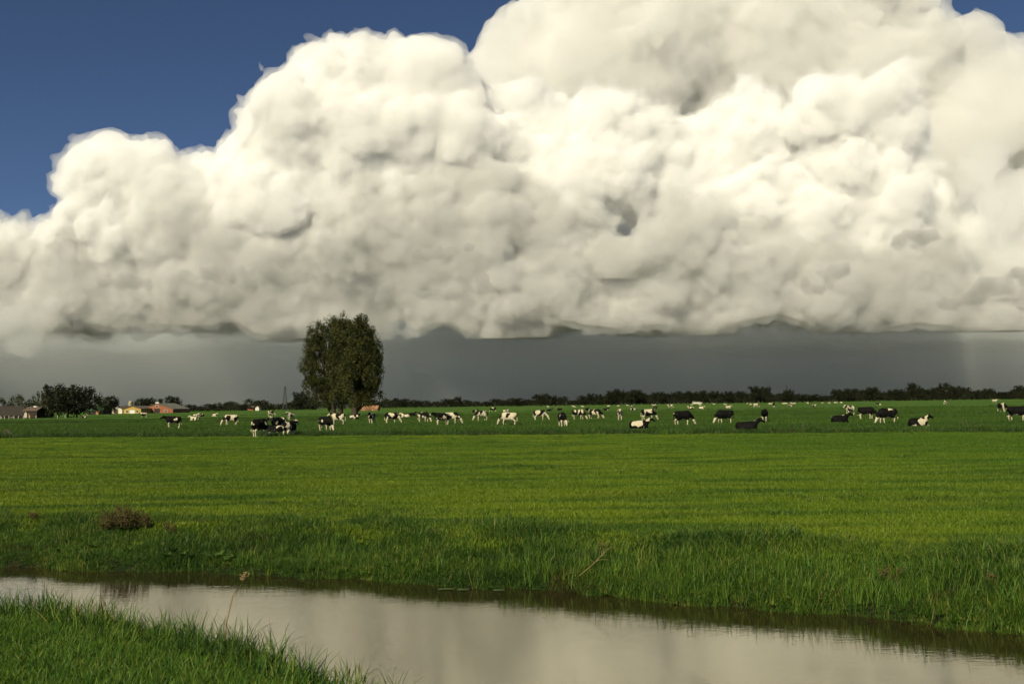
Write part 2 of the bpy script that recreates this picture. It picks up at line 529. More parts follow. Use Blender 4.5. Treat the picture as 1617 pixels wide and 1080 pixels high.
# water of the near ditch
wx = np.arange(-60, 60.5, 1.0)
wp = np.concatenate([np.stack([wx, far_line(wx) + 0.6, np.full_like(wx, WATER)], -1), np.stack([wx, near_line(wx) - 0.6, np.full_like(wx, WATER)], -1)])
k = len(wx)
wq = np.array([(i + k, i + k + 1, i + 1, i) for i in range(k - 1)])
wm, t, b = new_mat('ditch_water')
b.inputs['Base Color'].default_value = (0.020, 0.015, 0.007, 1)
b.inputs['Roughness'].default_value = 0.02
b.inputs['IOR'].default_value = 2.3
b.inputs['Specular IOR Level'].default_value = 1.0
b.inputs['Specular Tint'].default_value = (1.0, 0.95, 0.75, 1)
bp = N(t, 'Bump')
bp.inputs['Strength'].default_value = 0.055
bp.inputs['Distance'].default_value = 0.03
hs = N(t, 'Math', operation='ADD')
t.links.new(world_noise(t, 2.2, 0.6, 2.0, R(12), 4), hs.inputs[0])
t.links.new(world_noise(t, 9.0, 0.6, 1.8, R(-8), 3, 5), hs.inputs[1])
t.links.new(hs.outputs[0], bp.inputs['Height'])
t.links.new(bp.outputs[0], b.inputs['Normal'])
tag(link('ditch_water', mesh_from('ditch_water', wp, wq), wm), kind='structure')

# ------------------------------------------------------------------ grasses (uncountable: scattered as stuff)
def blades_mesh(name, n, spread_r, hmin, hmax, width, bend, g, upright=0.25, segs=3, mat=None):
    P, F, T = [], [], []
    for _ in range(n):
        a, rr = g.uniform(0, 6.283), spread_r * math.sqrt(g.random())
        x, y = rr * math.cos(a), rr * math.sin(a)
        h = g.uniform(hmin, hmax)
        az = g.uniform(0, 6.283)
        lean = abs(g.normal(0, upright))
        bd = bend * g.uniform(0.3, 1.3)
        side = np.array([-math.sin(az), math.cos(az)])
        fw = np.array([math.cos(az), math.sin(az)])
        tw = g.uniform(-0.8, 0.8)
        sd_ = side * math.cos(tw) + fw * math.sin(tw)
        tint = g.random()
        base = len(P)
        px, pz, ang = 0.0, 0.0, lean
        for s in range(segs + 1):
            u = s / segs
            ww = width * g.uniform(0.9, 1.1) * (1 - u) ** 0.6 * 0.5
            c = np.array([x, y]) + fw * px
            if s < segs:
                P.append((c[0] - sd_[0] * ww, c[1] - sd_[1] * ww, pz)); P.append((c[0] + sd_[0] * ww, c[1] + sd_[1] * ww, pz))
                T += [tint, tint]
            else:
                P.append((c[0], c[1], pz)); T.append(tint)
            px += math.sin(ang) * h / segs
            pz += math.cos(ang) * h / segs
            ang += bd / segs
        for s in range(segs - 1):
            F.append((base + 2 * s, base + 2 * s + 1, base + 2 * s + 3, base + 2 * s + 2))
        F.append((base + 2 * segs - 2, base + 2 * segs - 1, base + 2 * segs))
    me = bpy.data.meshes.new(name)
    me.from_pydata(P, [], F)
    me.attributes.new('tint', 'FLOAT', 'POINT').data.foreach_set('value', np.array(T, np.float32))
    if mat: me.materials.append(mat)
    return me

def scatter(name, pts, protos, g, smin, smax, label, cat, tilt=0.15, fac=1.0):
    n = len(pts)
    me = bpy.data.meshes.new(name)
    me.vertices.add(n)
    me.vertices.foreach_set('co', np.asarray(pts, np.float32).ravel())
    rot = np.zeros((n, 3), np.float32)
    rot[:, 0] = g.normal(0, tilt, n); rot[:, 1] = g.normal(0, tilt, n); rot[:, 2] = g.uniform(0, 6.283, n)
    me.attributes.new('rot', 'FLOAT_VECTOR', 'POINT').data.foreach_set('vector', rot.ravel())
    sc_ = np.broadcast_to(np.asarray(g.uniform(smin, smax, n) * fac, np.float32), (n,)).astype(np.float32)
    me.attributes.new('scl', 'FLOAT', 'POINT').data.foreach_set('value', sc_)
    me.attributes.new('pid', 'INT', 'POINT').data.foreach_set('value', g.integers(0, len(protos), n).astype(np.int32))
    me.attributes.new('rnd', 'FLOAT', 'POINT').data.foreach_set('value', g.random(n).astype(np.float32))
    o = link(name, me)
    coll = bpy.data.collections.new(name + '_tufts')
    for p in protos:
        coll.objects.link(bpy.data.objects.new(p.name, p))
    ng = bpy.data.node_groups.new(name, 'GeometryNodeTree')
    ng.interface.new_socket('Geometry', in_out='INPUT', socket_type='NodeSocketGeometry')
    ng.interface.new_socket('Geometry', in_out='OUTPUT', socket_type='NodeSocketGeometry')
    gi, go = ng.nodes.new('NodeGroupInput'), ng.nodes.new('NodeGroupOutput')
    ip = ng.nodes.new('GeometryNodeInstanceOnPoints')
    ci = ng.nodes.new('GeometryNodeCollectionInfo')
    ci.inputs['Collection'].default_value = coll
    ci.inputs['Separate Children'].default_value = True
    ci.inputs['Reset Children'].default_value = True
    ip.inputs['Pick Instance'].default_value = True
    L = ng.links.new
    def attr(nm, dt):
        a = ng.nodes.new('GeometryNodeInputNamedAttribute')
        a.data_type = dt
        a.inputs['Name'].default_value = nm
        return a.outputs['Attribute']
    L(gi.outputs[0], ip.inputs['Points'])
    L(ci.outputs[0], ip.inputs['Instance'])
    L(attr('pid', 'INT'), ip.inputs['Instance Index'])
    L(attr('rot', 'FLOAT_VECTOR'), ip.inputs['Rotation'])
    L(attr('scl', 'FLOAT'), ip.inputs['Scale'])
    L(ip.outputs[0], go.inputs[0])
    md = o.modifiers.new('tufts', 'NODES')
    md.node_group = ng
    return tag(o, label, cat, kind='stuff')

def ground_pts(x, y, sink=0.02):
    return np.stack([x, y, height(x, y) - sink], -1)

def in_view(x, y, margin=1.5):
    return np.abs(x) < y * 0.53 + margin

g = np.random.default_rng(11)
GREEN = [(0.0, (0.020, 0.060, 0.006)), (0.35, (0.045, 0.110, 0.008)), (0.7, (0.095, 0.165, 0.012)), (0.93, (0.14, 0.18, 0.025)), (1.0, (0.20, 0.15, 0.06))]
LUSH = [(0.0, (0.012, 0.045, 0.006)), (0.3, (0.035, 0.10, 0.008)), (0.6, (0.085, 0.17, 0.014)), (0.85, (0.15, 0.20, 0.028)), (1.0, (0.23, 0.19, 0.06))]
BANKG = [(0.0, (0.008, 0.026, 0.004)), (0.25, (0.022, 0.065, 0.007)), (0.5, (0.060, 0.13, 0.012)), (0.75, (0.13, 0.19, 0.022)), (0.92, (0.20, 0.20, 0.04)), (1.0, (0.26, 0.17, 0.07))]
DULL = [(0.0, (0.014, 0.036, 0.007)), (0.45, (0.028, 0.065, 0.010)), (0.8, (0.06, 0.085, 0.015)), (1.0, (0.11, 0.075, 0.03))]
m_short = blade_mat('mown_grass', 'near', GREEN)
m_pasture = blade_mat('pasture_blades', 'far', DULL)
m_bank = blade_mat('bank_grass', 'bank', BANKG)
m_lush = blade_mat('verge_grass', 'verge', LUSH)
REEDG = [(0.0, (0.02, 0.06, 0.007)), (0.35, (0.055, 0.13, 0.012)), (0.7, (0.12, 0.20, 0.02)), (0.9, (0.20, 0.22, 0.04)), (1.0, (0.28, 0.20, 0.08))]
m_reed = blade_mat('reed_blade', 'verge', REEDG)
m_dull = blade_mat('ditch_sedge', 'bank', DULL)

short = [blades_mesh(f'mown_tuft', 210, 0.42, 0.03, 0.085, 0.011, 0.9, g, 0.5, 2, m_short) for _ in range(4)]
n = 60000
y = 13.5 + (86 - 13.5) * g.random(n) ** 1.25
x = g.uniform(-1, 1, n) * (y * 0.53 + 1.5)
keep = (y - far_line(x) > 1.6 + 0.5 * np.sin(x * 1.3) + g.random(n)) & (y < MID[0][0] + MID[0][1] * x + 0.2)
# fewer but wider tufts with distance
keep &= g.random(n) < np.clip((x * 0 + 30) / y, 0, 1)
x, y = x[keep], y[keep]
scatter('meadow_grass', ground_pts(x, y), short, g, 0.8, 1.5, 'short bright yellow-green grass of the mown meadow beyond the ditch', 'grass', 0.05)

# rank tussocks left standing in the mown meadow
tuss = [blades_mesh('tussock', 120, 0.35, 0.05, 0.15, 0.012, 1.0, g, 0.5, 3, m_bank) for _ in range(4)]
n = 9500
y = 15 + 60 * g.random(n) ** 1.2
x = g.uniform(-1, 1, n) * (y * 0.53 + 1.5)
pat = np.sin(x * 0.31 + 1.1 * np.sin(y * 0.23)) * np.sin(y * 0.55 + x * 0.17 + np.sin(x * 0.4)) + 0.5 * np.sin(x * 0.9 + y * 1.1)
keep = (pat > 0.55) & (y - far_line(x) > 2.2) & (y < MID[0][0] + MID[0][1] * x - 0.5)
scatter('meadow_tussocks', ground_pts(x[keep], y[keep]), tuss, g, 0.6, 1.2, 'darker rank tussocks dotted over the mown meadow', 'grass', 0.1)

past = [blades_mesh('pasture_tuft', 160, 1.1, 0.05, 0.16, 0.03, 0.8, g, 0.4, 2, m_pasture) for _ in range(3)]
n = 14000
y = 70 + 190 * g.random(n) ** 1.4
x = g.uniform(-1, 1, n) * (y * 0.53 + 3)
keep = y > MID[0][0] + MID[0][1] * x + 3.5
x, y = x[keep], y[keep]
scatter('pasture_grass', ground_pts(x, y), past, g, 0.8, 1.5, 'dark green pasture grass the cows graze on', 'grass', 0.05)

# rough bank between meadow and water
rough = [blades_mesh('bank_tuft', 64, 0.26, 0.07, 0.30, 0.014, 1.3, g, 0.55, 4, m_bank) for _ in range(5)]
n = 36000
x = g.uniform(-13, 12, n)
d = -0.12 + 0.14 * np.sin(x * 1.7 + np.sin(x * 3.1)) + 3.7 * g.random(n) ** 1.1
y = far_line(x) + d
patch = 0.5 + 0.5 * np.sin(x * 0.9 + 1.4 * np.sin(y * 1.3)) * np.sin(y * 1.7 + x * 0.4)
keep = in_view(x, y) & (g.random(n) < np.clip(1.45 - d / 2.6, 0.06, 1) * (0.6 + 0.4 * patch))
x, y, d = x[keep], y[keep], d[keep]
hmap = np.clip(0.78 + 0.012 * x, 0.66, 0.9) * (0.6 + 0.4 * sst(d / 1.0)) * (0.7 + 0.5 * (0.5 + 0.5 * np.sin(x * 2.1 + 1.7 * np.sin(y * 1.1 + x))))
scatter('bank_grass', ground_pts(x, y), rough, g, 0.6, 1.25, 'rough tangled grass on the bank along the far side of the water', 'grass', fac=hmap)
reed = [blades_mesh('reed_tuft', 20, 0.20, 0.22, 0.62, 0.015, 0.8, g, 0.22, 4, m_reed) for _ in range(5)]
n = 3600
x = g.uniform(-13, 12, n)
d = 0.0 + 1.7 * g.random(n) ** 0.9
y = far_line(x) + d
clump = 0.5 + 0.5 * np.sin(x * 1.1 + 0.5 * np.sin(x * 2.7)) 
keep = in_view(x, y) & (g.random(n) < 0.3 + 0.6 * clump) & (g.random(n) < np.clip(0.65 + 0.06 * x, 0.12, 1))
x, y, d = x[keep], y[keep], d[keep]
scatter('reed_fringe', ground_pts(x, y), reed, g, 0.5, 1.1, 'upright reed blades fringing the far edge of the ditch', 'reeds', 0.1, np.clip(0.66 + 0.03 * x, 0.5, 0.85))

# near bank
lush = [blades_mesh('verge_tuft', 80, 0.22, 0.06, 0.24, 0.010, 1.7, g, 0.45, 4, m_lush) for _ in range(5)]
n = 11000
x = g.uniform(-9, 2, n)
e = -0.05 + 5.0 * g.random(n)
y = near_line(x) - e
keep = (y > 6.5) & in_view(x, y, 2.0)
scatter('verge_grass', ground_pts(x[keep], y[keep]), lush, g, 0.7, 1.1, 'lush long grass on the near bank beside the water', 'grass')
sedge = [blades_mesh('sedge_tuft', 11, 0.10, 0.28, 0.62, 0.016, 1.3, g, 0.3, 6, m_bank) for _ in range(5)]
n = 700
x = g.uniform(-9, 0.4, n)
y = near_line(x) - 0.1 - 1.2 * g.random(n) ** 1.5
scatter('sedge_fringe', ground_pts(x, y), sedge, g, 0.55, 1.05, 'arching sedge blades along the near edge of the water', 'sedge', 0.12)

# tall growth along the further ditches
tall = [blades_mesh('ditch_tuft', 60, 0.55, 0.12, 0.40, 0.035, 0.8, g, 0.3, 2, m_dull) for _ in range(4)]
X, Y = [], []
for (a, b, wd, dp), nn, xr in ((MID[0], 2600, 56), (MID[1], 1500, 110), (MID[2], 1400, 180)):
    x = g.uniform(-xr, xr, nn)
    side = g.random(nn) < 0.5
    keep = g.random(nn) < 0.45 + 0.55 * np.sin(x * 0.35 + 2 * np.sin(x * 0.11)) ** 2
    y = a + b * x + np.where(side, g.normal(0.3, 0.35, nn), 2 * wd + g.normal(0.2, 0.7, nn))
    X.append(x[keep]); Y.append(y[keep])
scatter('ditch_sedge', ground_pts(np.concatenate(X), np.concatenate(Y)), tall, g, 0.6, 1.2, 'dull dark sedge lining the narrow ditches across the pasture', 'sedge')

# ------------------------------------------------------------------ helpers for things
def empty(name, loc, rz=0.0):
    o = bpy.data.objects.new(name, None)
    COL.objects.link(o)
    o.location = loc
    o.rotation_euler = (0, 0, rz)
    o.empty_display_size = 0.3
    return o

def gz(x, y):
    return float(height(np.array([x]), np.array([y]))[0])

class MB:
    """collects simple solids into one mesh"""
    def __init__(self):
        self.v, self.f = [], []
    def add(self, v, f):
        b = len(self.v)
        self.v += [tuple(p) for p in v]
        self.f += [tuple(i + b for i in q) for q in f]
        return self
    def box(self, x0, x1, y0, y1, z0, z1):
        v = [(x, y, z) for z in (z0, z1) for x, y in ((x0, y0), (x1, y0), (x1, y1), (x0, y1))]
        return self.add(v, [(3, 2, 1, 0), (4, 5, 6, 7), (0, 1, 5, 4), (1, 2, 6, 5), (2, 3, 7, 6), (3, 0, 4, 7)])
    def tube(self, pts, radii, sides=6):
        pts = [Vector(p) for p in pts]
        V, F = [], []
        for i, p in enumerate(pts):
            d = (pts[min(i + 1, len(pts) - 1)] - pts[max(i - 1, 0)]).normalized()
            a = d.orthogonal().normalized() if abs(d.z) < 0.9 else d.cross(Vector((0, 1, 0))).normalized()
            b = d.cross(a)
            for k in range(sides):
                t_ = 2 * math.pi * k / sides
                V.append(p + (a * math.cos(t_) + b * math.sin(t_)) * radii[i])
        for i in range(len(pts) - 1):
            for k in range(sides):
                F.append((i * sides + k, i * sides + (k + 1) % sides, (i + 1) * sides + (k + 1) % sides, (i + 1) * sides + k))
        F.append(tuple(range(sides))[::-1]); F.append(tuple((len(pts) - 1) * sides + k for k in range(sides)))
        return self.add(V, F)
    def prism(self, poly, y0, y1):
        """polygon in xz pulled from y0 to y1"""
        n = len(poly)
        v = [(x, y0, z) for x, z in poly] + [(x, y1, z) for x, z in poly]
        return self.add(v, [tuple(range(n)), tuple(range(2 * n - 1, n - 1, -1))] + [(i, i + n, (i + 1) % n + n, (i + 1) % n) for i in range(n)])
    def mesh(self, name, mat=None, smooth=False):
        me = bpy.data.meshes.new(name)
        me.from_pydata(self.v, [], self.f)
        bm = bmesh.new(); bm.from_mesh(me)
        bmesh.ops.recalc_face_normals(bm, faces=bm.faces)
        bm.to_mesh(me); bm.free()
        if smooth: me.polygons.foreach_set('use_smooth', np.ones(len(me.polygons), bool))
        if mat: me.materials.append(mat)
        return me
    def build(self, name, mat, parent=None, smooth=False):
        return link(name, self.mesh(name, mat, smooth), None, parent)

def copy_tree(o, parent=None):
    c = o.copy()
    COL.objects.link(c)
    c.parent = parent
    for ch in list(o.children):
        copy_tree(ch, c)
    return c

# ------------------------------------------------------------------ trees
def leaf_mat(name, stops, scale=0.6):
    m, t, b = new_mat(name)
    a = N(t, 'Attribute', attribute_type='GEOMETRY', attribute_name='tint')
    col = ramp(t, a.outputs['Fac'], stops)
    t.links.new(col, b.inputs['Base Color'])
    b.inputs['Roughness'].default_value = 0.6
    b.inputs['Specular IOR Level'].default_value = 0.2
    tr = N(t, 'BsdfTranslucent')
    t.links.new(col, tr.inputs['Color'])
    mix = N(t, 'MixShader')
    mix.inputs[0].default_value = 0.2
    t.links.new(b.outputs[0], mix.inputs[1]); t.links.new(tr.outputs[0], mix.inputs[2])
    t.links.new(mix.outputs[0], t.nodes['Material Output'].inputs['Surface'])
    return m

def leaves_mesh(name, clumps, per, size, g, mat, stretch=1.3, droop=0.3):
    """clumps: (x, y, z, r); many small pointed leaf faces spread through each clump"""
    c = np.array(clumps, np.float32)
    n = len(c) * per
    cc = np.repeat(c, per, 0)
    d = g.standard_normal((n, 3)).astype(np.float32)
    d /= np.linalg.norm(d, axis=1)[:, None]
    d *= (g.random((n, 1)) ** 0.45)
    p = cc[:, :3] + d * cc[:, 3:4] * np.array([1, 1, stretch], np.float32)
    p[:, 2] -= droop * cc[:, 3] * (d[:, 0] ** 2 + d[:, 1] ** 2)
    a = g.standard_normal((n, 3)); a[:, 2] -= 0.4
    a /= np.linalg.norm(a, axis=1)[:, None]
    b = np.cross(a, g.standard_normal((n, 3)))
    b /= np.linalg.norm(b, axis=1)[:, None]
    s = (size * g.uniform(0.6, 1.35, (n, 1))).astype(np.float32)
    P = np.stack([p - a * s, p + b * s * 0.55, p + a * s, p - b * s * 0.55], 1).reshape(-1, 3)
    F = np.arange(4 * n).reshape(n, 4)
    me = mesh_from(name, P, F, smooth=False)
    tint = np.repeat(np.clip(np.repeat(g.random(len(c)), per) * 0.6 + g.random(n) * 0.4, 0, 1), 4)
    me.attributes.new('tint', 'FLOAT', 'POINT').data.foreach_set('value', tint.astype(np.float32))
    me.materials.append(mat)
    return me

def clumps_on(ellipsoids, n, rmin, rmax, g, inner=0.35):
    out = []
    vol = np.array([e[3] * e[4] * e[5] for e in ellipsoids]) ** 0.75
    for k in g.choice(len(ellipsoids), n, p=vol / vol.sum()):
        x, y, z, a, b, c = ellipsoids[k]
        d = g.standard_normal(3); d /= np.linalg.norm(d)
        rad = 1 - inner * g.random() ** 1.5
        out.append((x + d[0] * a * rad, y + d[1] * b * rad, z + d[2] * c * rad, g.uniform(rmin, rmax)))
    return out

def limbs(mb, base, r0, targets, g, h0=0.25, sides=5):
    for tx, ty, tz in targets:
        u = g.uniform(h0, 0.6)
        s = Vector((base[0], base[1], tz * u * 0.75))
        e = Vector((tx, ty, tz))
        m = s.lerp(e, 0.5) + Vector((0, 0, (e - s).length * 0.08))
        r = r0 * g.uniform(0.22, 0.4)
        mb.tube([s, m, e], [r, r * 0.6, r * 0.15], sides)

g = np.random.default_rng(21)
bark = plain('bark', (0.045, 0.036, 0.024), 0.95, 0.4, 2.0, 0.1)
poplar_leaf = leaf_mat('poplar_leaf', [(0, (0.018, 0.024, 0.007)), (0.45, (0.036, 0.042, 0.010)), (0.8, (0.060, 0.062, 0.013)), (1.0, (0.10, 0.084, 0.018))])
dark_leaf = leaf_mat('dark_leaf', [(0, (0.008, 0.010, 0.004)), (0.5, (0.016, 0.019, 0.007)), (1.0, (0.030, 0.032, 0.011))])
grey_leaf = leaf_mat('willow_leaf', [(0, (0.016, 0.02, 0.008)), (0.5, (0.036, 0.042, 0.015)), (1.0, (0.075, 0.08, 0.03))])

def big_tree(name, base_px, top_trunk_px, lobes, label):
    bx, by = base_px
    P0 = ground(bx, by)
    Y = P0.y
    s = Y / FPX
    def loc(px, py, dy=0.0):
        q = at(px, py, Y)
        return Vector((q.x - P0.x, dy, q.z))
    root = empty(name, (P0.x, P0.y, 0))
    ell = []
    for px, py, rx, ry, dy in lobes:
        q = loc(px, py, dy)
        ell.append((q.x, q.y, q.z, rx * s, rx * s * 0.9, ry * s))
    top = loc(*top_trunk_px)
    mb = MB()
    mb.tube([(0, 0, -0.3), (0.05, 0, 1.0), (top.x * 0.25, 0, top.z * 0.3), (top.x * 0.6, 0, top.z * 0.65), (top.x, 0, top.z)], [1.05, 0.72, 0.55, 0.32, 0.06], 9)
    tg = [(e[0] + g.normal(0, 0.35) * e[3], e[1] + g.normal(0, 0.35) * e[4], e[2] + g.uniform(-0.2, 0.5) * e[5]) for e in ell for _ in range(3)]
    limbs(mb, (top.x * 0.3, 0), 0.6, tg, g)
    mb.build('trunk', bark, root, True)
    cl = clumps_on(ell, 400, 0.45, 1.35, g, 0.75)
    link('crown', leaves_mesh('crown', cl, 105, 0.175, g, poplar_leaf, 1.5, 0.5), None, root)
    return tag(root, label, 'tree', 'tall poplars standing together in the pasture')

big_tree('poplar_tree', (526, 656), (506, 505), [(503,525,16,26,0),(493,548,16,26,1),(515,535,14,30,-1),(488,575,14,26,0),(505,575,22,34,0),(490,598,14,18,1),(500,612,18,20,0),(518,600,16,30,-1),(512,628,14,10,0),(526,565,16,28,2),(524,535,12,24,1),(522,605,14,24,2),(520,518,11,18,2),(520,636,12,9,0),(506,630,10,9,1)],
         'tall leaning poplar of the clump on the side of the lattice mast')
big_tree('poplar_tree', (537, 657), (541, 502), [(541,515,9,18,0),(538,540,14,26,0),(545,570,18,30,1),(540,600,20,26,0),(534,590,16,26,2),(536,625,17,12,-1),(541,528,14,22,2),(552,516,11,18,2),(530,516,11,18,2),(548,620,14,14,0),(528,560,12,28,1),(552,545,12,28,1),(530,520,8,18,0),(541,637,13,8,0),(550,600,13,30,-3)],
         'middle poplar of the clump, narrow and half hidden by its neighbours')
big_tree('poplar_tree', (560, 659), (570, 500), [(572,508,11,15,0),(562,520,13,20,0),(578,530,15,24,1),(568,555,22,28,0),(588,555,14,26,0),(596,572,11,24,0),(580,585,20,30,-1),(594,605,11,22,0),(575,612,18,18,1),(560,625,14,12,0),(601,618,4,9,0),(563,634,14,9,0),(578,628,12,9,0),(557,585,12,32,-3)],
         'tallest poplar of the clump, with a broad crown and pointed top')

def tree_proto(name, h, ell, mat, leaf, n, per, rmin, rmax):
    root = empty(name, (0, 0, 0))
    mb = MB()
    mb.tube([(0, 0, -0.3), (0, 0, h * 0.3), (0.2, 0, h * 0.8)], [h * 0.028, h * 0.02, 0.05], 6)
    limbs(mb, (0, 0), h * 0.018, [(e[0], e[1], e[2]) for e in ell], g)
    mb.build('trunk', bark, root, True)
    link('crown', leaves_mesh('crown', clumps_on(ell, n, rmin, rmax, g), per, leaf, g, mat), None, root)
    return root

def rnd_ell(h, wdt, lo, k):
    out = [(0, 0, h * (lo + (1 - lo) * 0.5), wdt * 0.42, wdt * 0.42, h * (1 - lo) * 0.45)]
    for _ in range(k):
        z = h * g.uniform(lo + 0.12, 0.86)
        sp_ = wdt * 0.30 * (1.15 - abs(z / h - (lo + 1) / 2))
        out.append((g.normal(0, sp_), g.normal(0, sp_), z, wdt * g.uniform(0.18, 0.3), wdt * g.uniform(0.18, 0.3), h * g.uniform(0.1, 0.2)))
    return out

protos = [tree_proto('broadleaf_tree', 17, rnd_ell(17, 13, 0.08, 7), dark_leaf, 0.5, 110, 28, 1.0, 2.4),
          tree_proto('broadleaf_tree', 15, rnd_ell(15, 15, 0.06, 9), dark_leaf, 0.5, 115, 28, 1.0, 2.4),
          tree_proto('poplar_tree', 20, rnd_ell(20, 8, 0.06, 6), dark_leaf, 0.45, 110, 28, 0.8, 1.8),
          tree_proto('broadleaf_tree', 13, rnd_ell(13, 11, 0.05, 6), grey_leaf, 0.45, 70, 26, 0.9, 1.9)]
used = [False] * len(protos)

def plant_tree(kind, px, top_py, Y, label, group, wide=1.0):
    """a tree whose top shows at photo pixel (px, top_py), standing Y metres out"""
    p = at(px, top_py, Y)
    h = p.z
    if used[kind]:
        o = copy_tree(protos[kind])
    else:
        o = protos[kind]; used[kind] = True
    s = h / (17, 15, 20, 13)[kind]
    o.location = (p.x, p.y, 0)
    o.scale = (s * wide, s * wide, s)
    o.rotation_euler = (0, 0, g.uniform(0, 6.28))
    return tag(o, label, 'tree', group)

# trees by the farm
FARM = 'trees around the farm'
for k, px, py, Y, wd, lb in ((3, 5, 627, 420, 1.1, 'dark tree behind the long thatched barn, beside the barn roof'), (3, 28, 622, 430, 1.0, 'pointed dark tree rising behind the ridge of the long thatched barn'),
                             (3, 62, 617, 370, 0.8, 'slim grey-green tree standing next to the big farm tree clump'), (0, 92, 606, 345, 1.0, 'large round dark tree of the big farm clump, on the tarred shed side'),
                             (1, 122, 606, 345, 1.0, 'large broad dark tree of the big farm clump, on the green-roofed shed side'), (1, 108, 612, 335, 1.1, 'round dark tree in the middle of the big farm clump'), (3, 78, 616, 350, 0.9, 'lower grey-green tree on the edge of the big farm clump'),
                             (3, 158, 626, 520, 1.0, 'grey-green tree behind the green-roofed shed'), (1, 174, 624, 540, 1.0, 'round tree between the green-roofed shed and the white barn'),
                             (1, 222, 628, 760, 1.0, 'low dark tree behind the yellow barn'), (1, 236, 627, 780, 1.0, 'low dark tree behind the roof of the brick barn'), (0, 252, 629, 770, 0.8, 'small round tree behind the ridge of the brick barn'), (1, 270, 624, 720, 0.9, 'round dark tree at the end of the brick barn')):
    plant_tree(k, px, py, Y, lb, FARM, wd)
# trees along the skyline; the tops follow the photo
prof = [(285,641),(300,638),(330,637),(345,635),(365,633),(385,638),(396,629),(412,631),(425,640),(440,637),(462,634),(475,618),(488,622),(500,632),
        (590,631),(610,629),(625,628),(640,629),(655,631),(672,632),(690,633),(706,629),(722,626),(735,631),(752,633),(768,633),(782,629),(795,631),(808,628),(820,628),
        (833,630),(848,622),(862,621),(876,622),(890,625),(905,632),(918,624),(930,621),(942,622),(952,624),(962,617),(972,614),(985,614),(998,615),(1010,615),(1020,619),(1032,619),(1046,618),(1060,617),(1074,617),(1088,617),(1100,616),(1113,616),
        (1126,617),(1140,617),(1153,617),(1166,617),(1178,617),(1194,609),(1206,610),(1216,620),(1230,620),(1240,616),(1248,612),(1258,621),(1272,622),(1288,622),(1302,624),(1318,614),(1328,614),(1340,613),(1352,613),(1362,613),(1372,611),(1382,611),(1395,616),(1405,615),(1416,614),(1428,613),(1443,604),(1455,612),(1466,612),(1478,611),(1492,604),(1503,609),(1512,609),(1522,611),(1534,613),(1546,615),(1556,613),(1568,612),(1580,618),(1590,618),(1601,611),(1612,608),(1625,607),(1640,610)]
LB = {0: 'tall full-crowned dark tree in the skyline wood beyond the pasture', 1: 'broad low dark tree in the skyline wood beyond the pasture', 2: 'slim upright dark tree in the skyline wood beyond the pasture', 3: 'lighter grey-green tree in the skyline hedge beyond the pasture'}
for i, (px, py) in enumerate(prof):
    Y = 1250 + 60 * math.sin(i * 1.7) if px > 560 else 980 + 50 * math.sin(i * 2.1)
    hpx = at(px, py, Y).z
    kind = 3 if px < 500 and i % 3 == 0 else (1 if hpx < 13 else (2 if i % 3 == 0 else 0))
    plant_tree(kind, px, py, Y, LB[kind], 'trees of the skyline wood', 1.15 if hpx > 12 else 1.7)
    j = i + 0.5                                    # a second row a little lower fills the wood
    if i < len(prof) - 1 and prof[i + 1][0] - px < 40:
        px2, py2 = (px + prof[i + 1][0]) / 2, max(py, prof[i + 1][1]) + 3.0
        kind = 3 if px < 500 and i % 2 == 0 else (1 if i % 2 else 0)
        plant_tree(kind, px2, py2, Y + 25, LB[kind], 'trees of the skyline wood', 1.35)
# brushwood at the foot of the skyline wood: reads as one mass
cl = []
for px in np.arange(275, 1660, 1.6):
    if 500 < px < 585: continue
    Y = (1235 if px > 560 else 965) + g.normal(0, 8)
    q = at(px, 640, Y)
    for _ in range(2):
        cl.append((q.x + g.normal(0, 1), Y, g.uniform(0.5, 5.0), g.uniform(1.2, 2.4)))
br = link('brushwood', leaves_mesh('brushwood', cl, 12, 0.8, g, dark_leaf, 1.1))
tag(br, 'low dark brushwood along the foot of the skyline wood', 'brushwood', kind='stuff')

# ------------------------------------------------------------------ farm buildings
def cap(poly, t=0.25):
    return poly

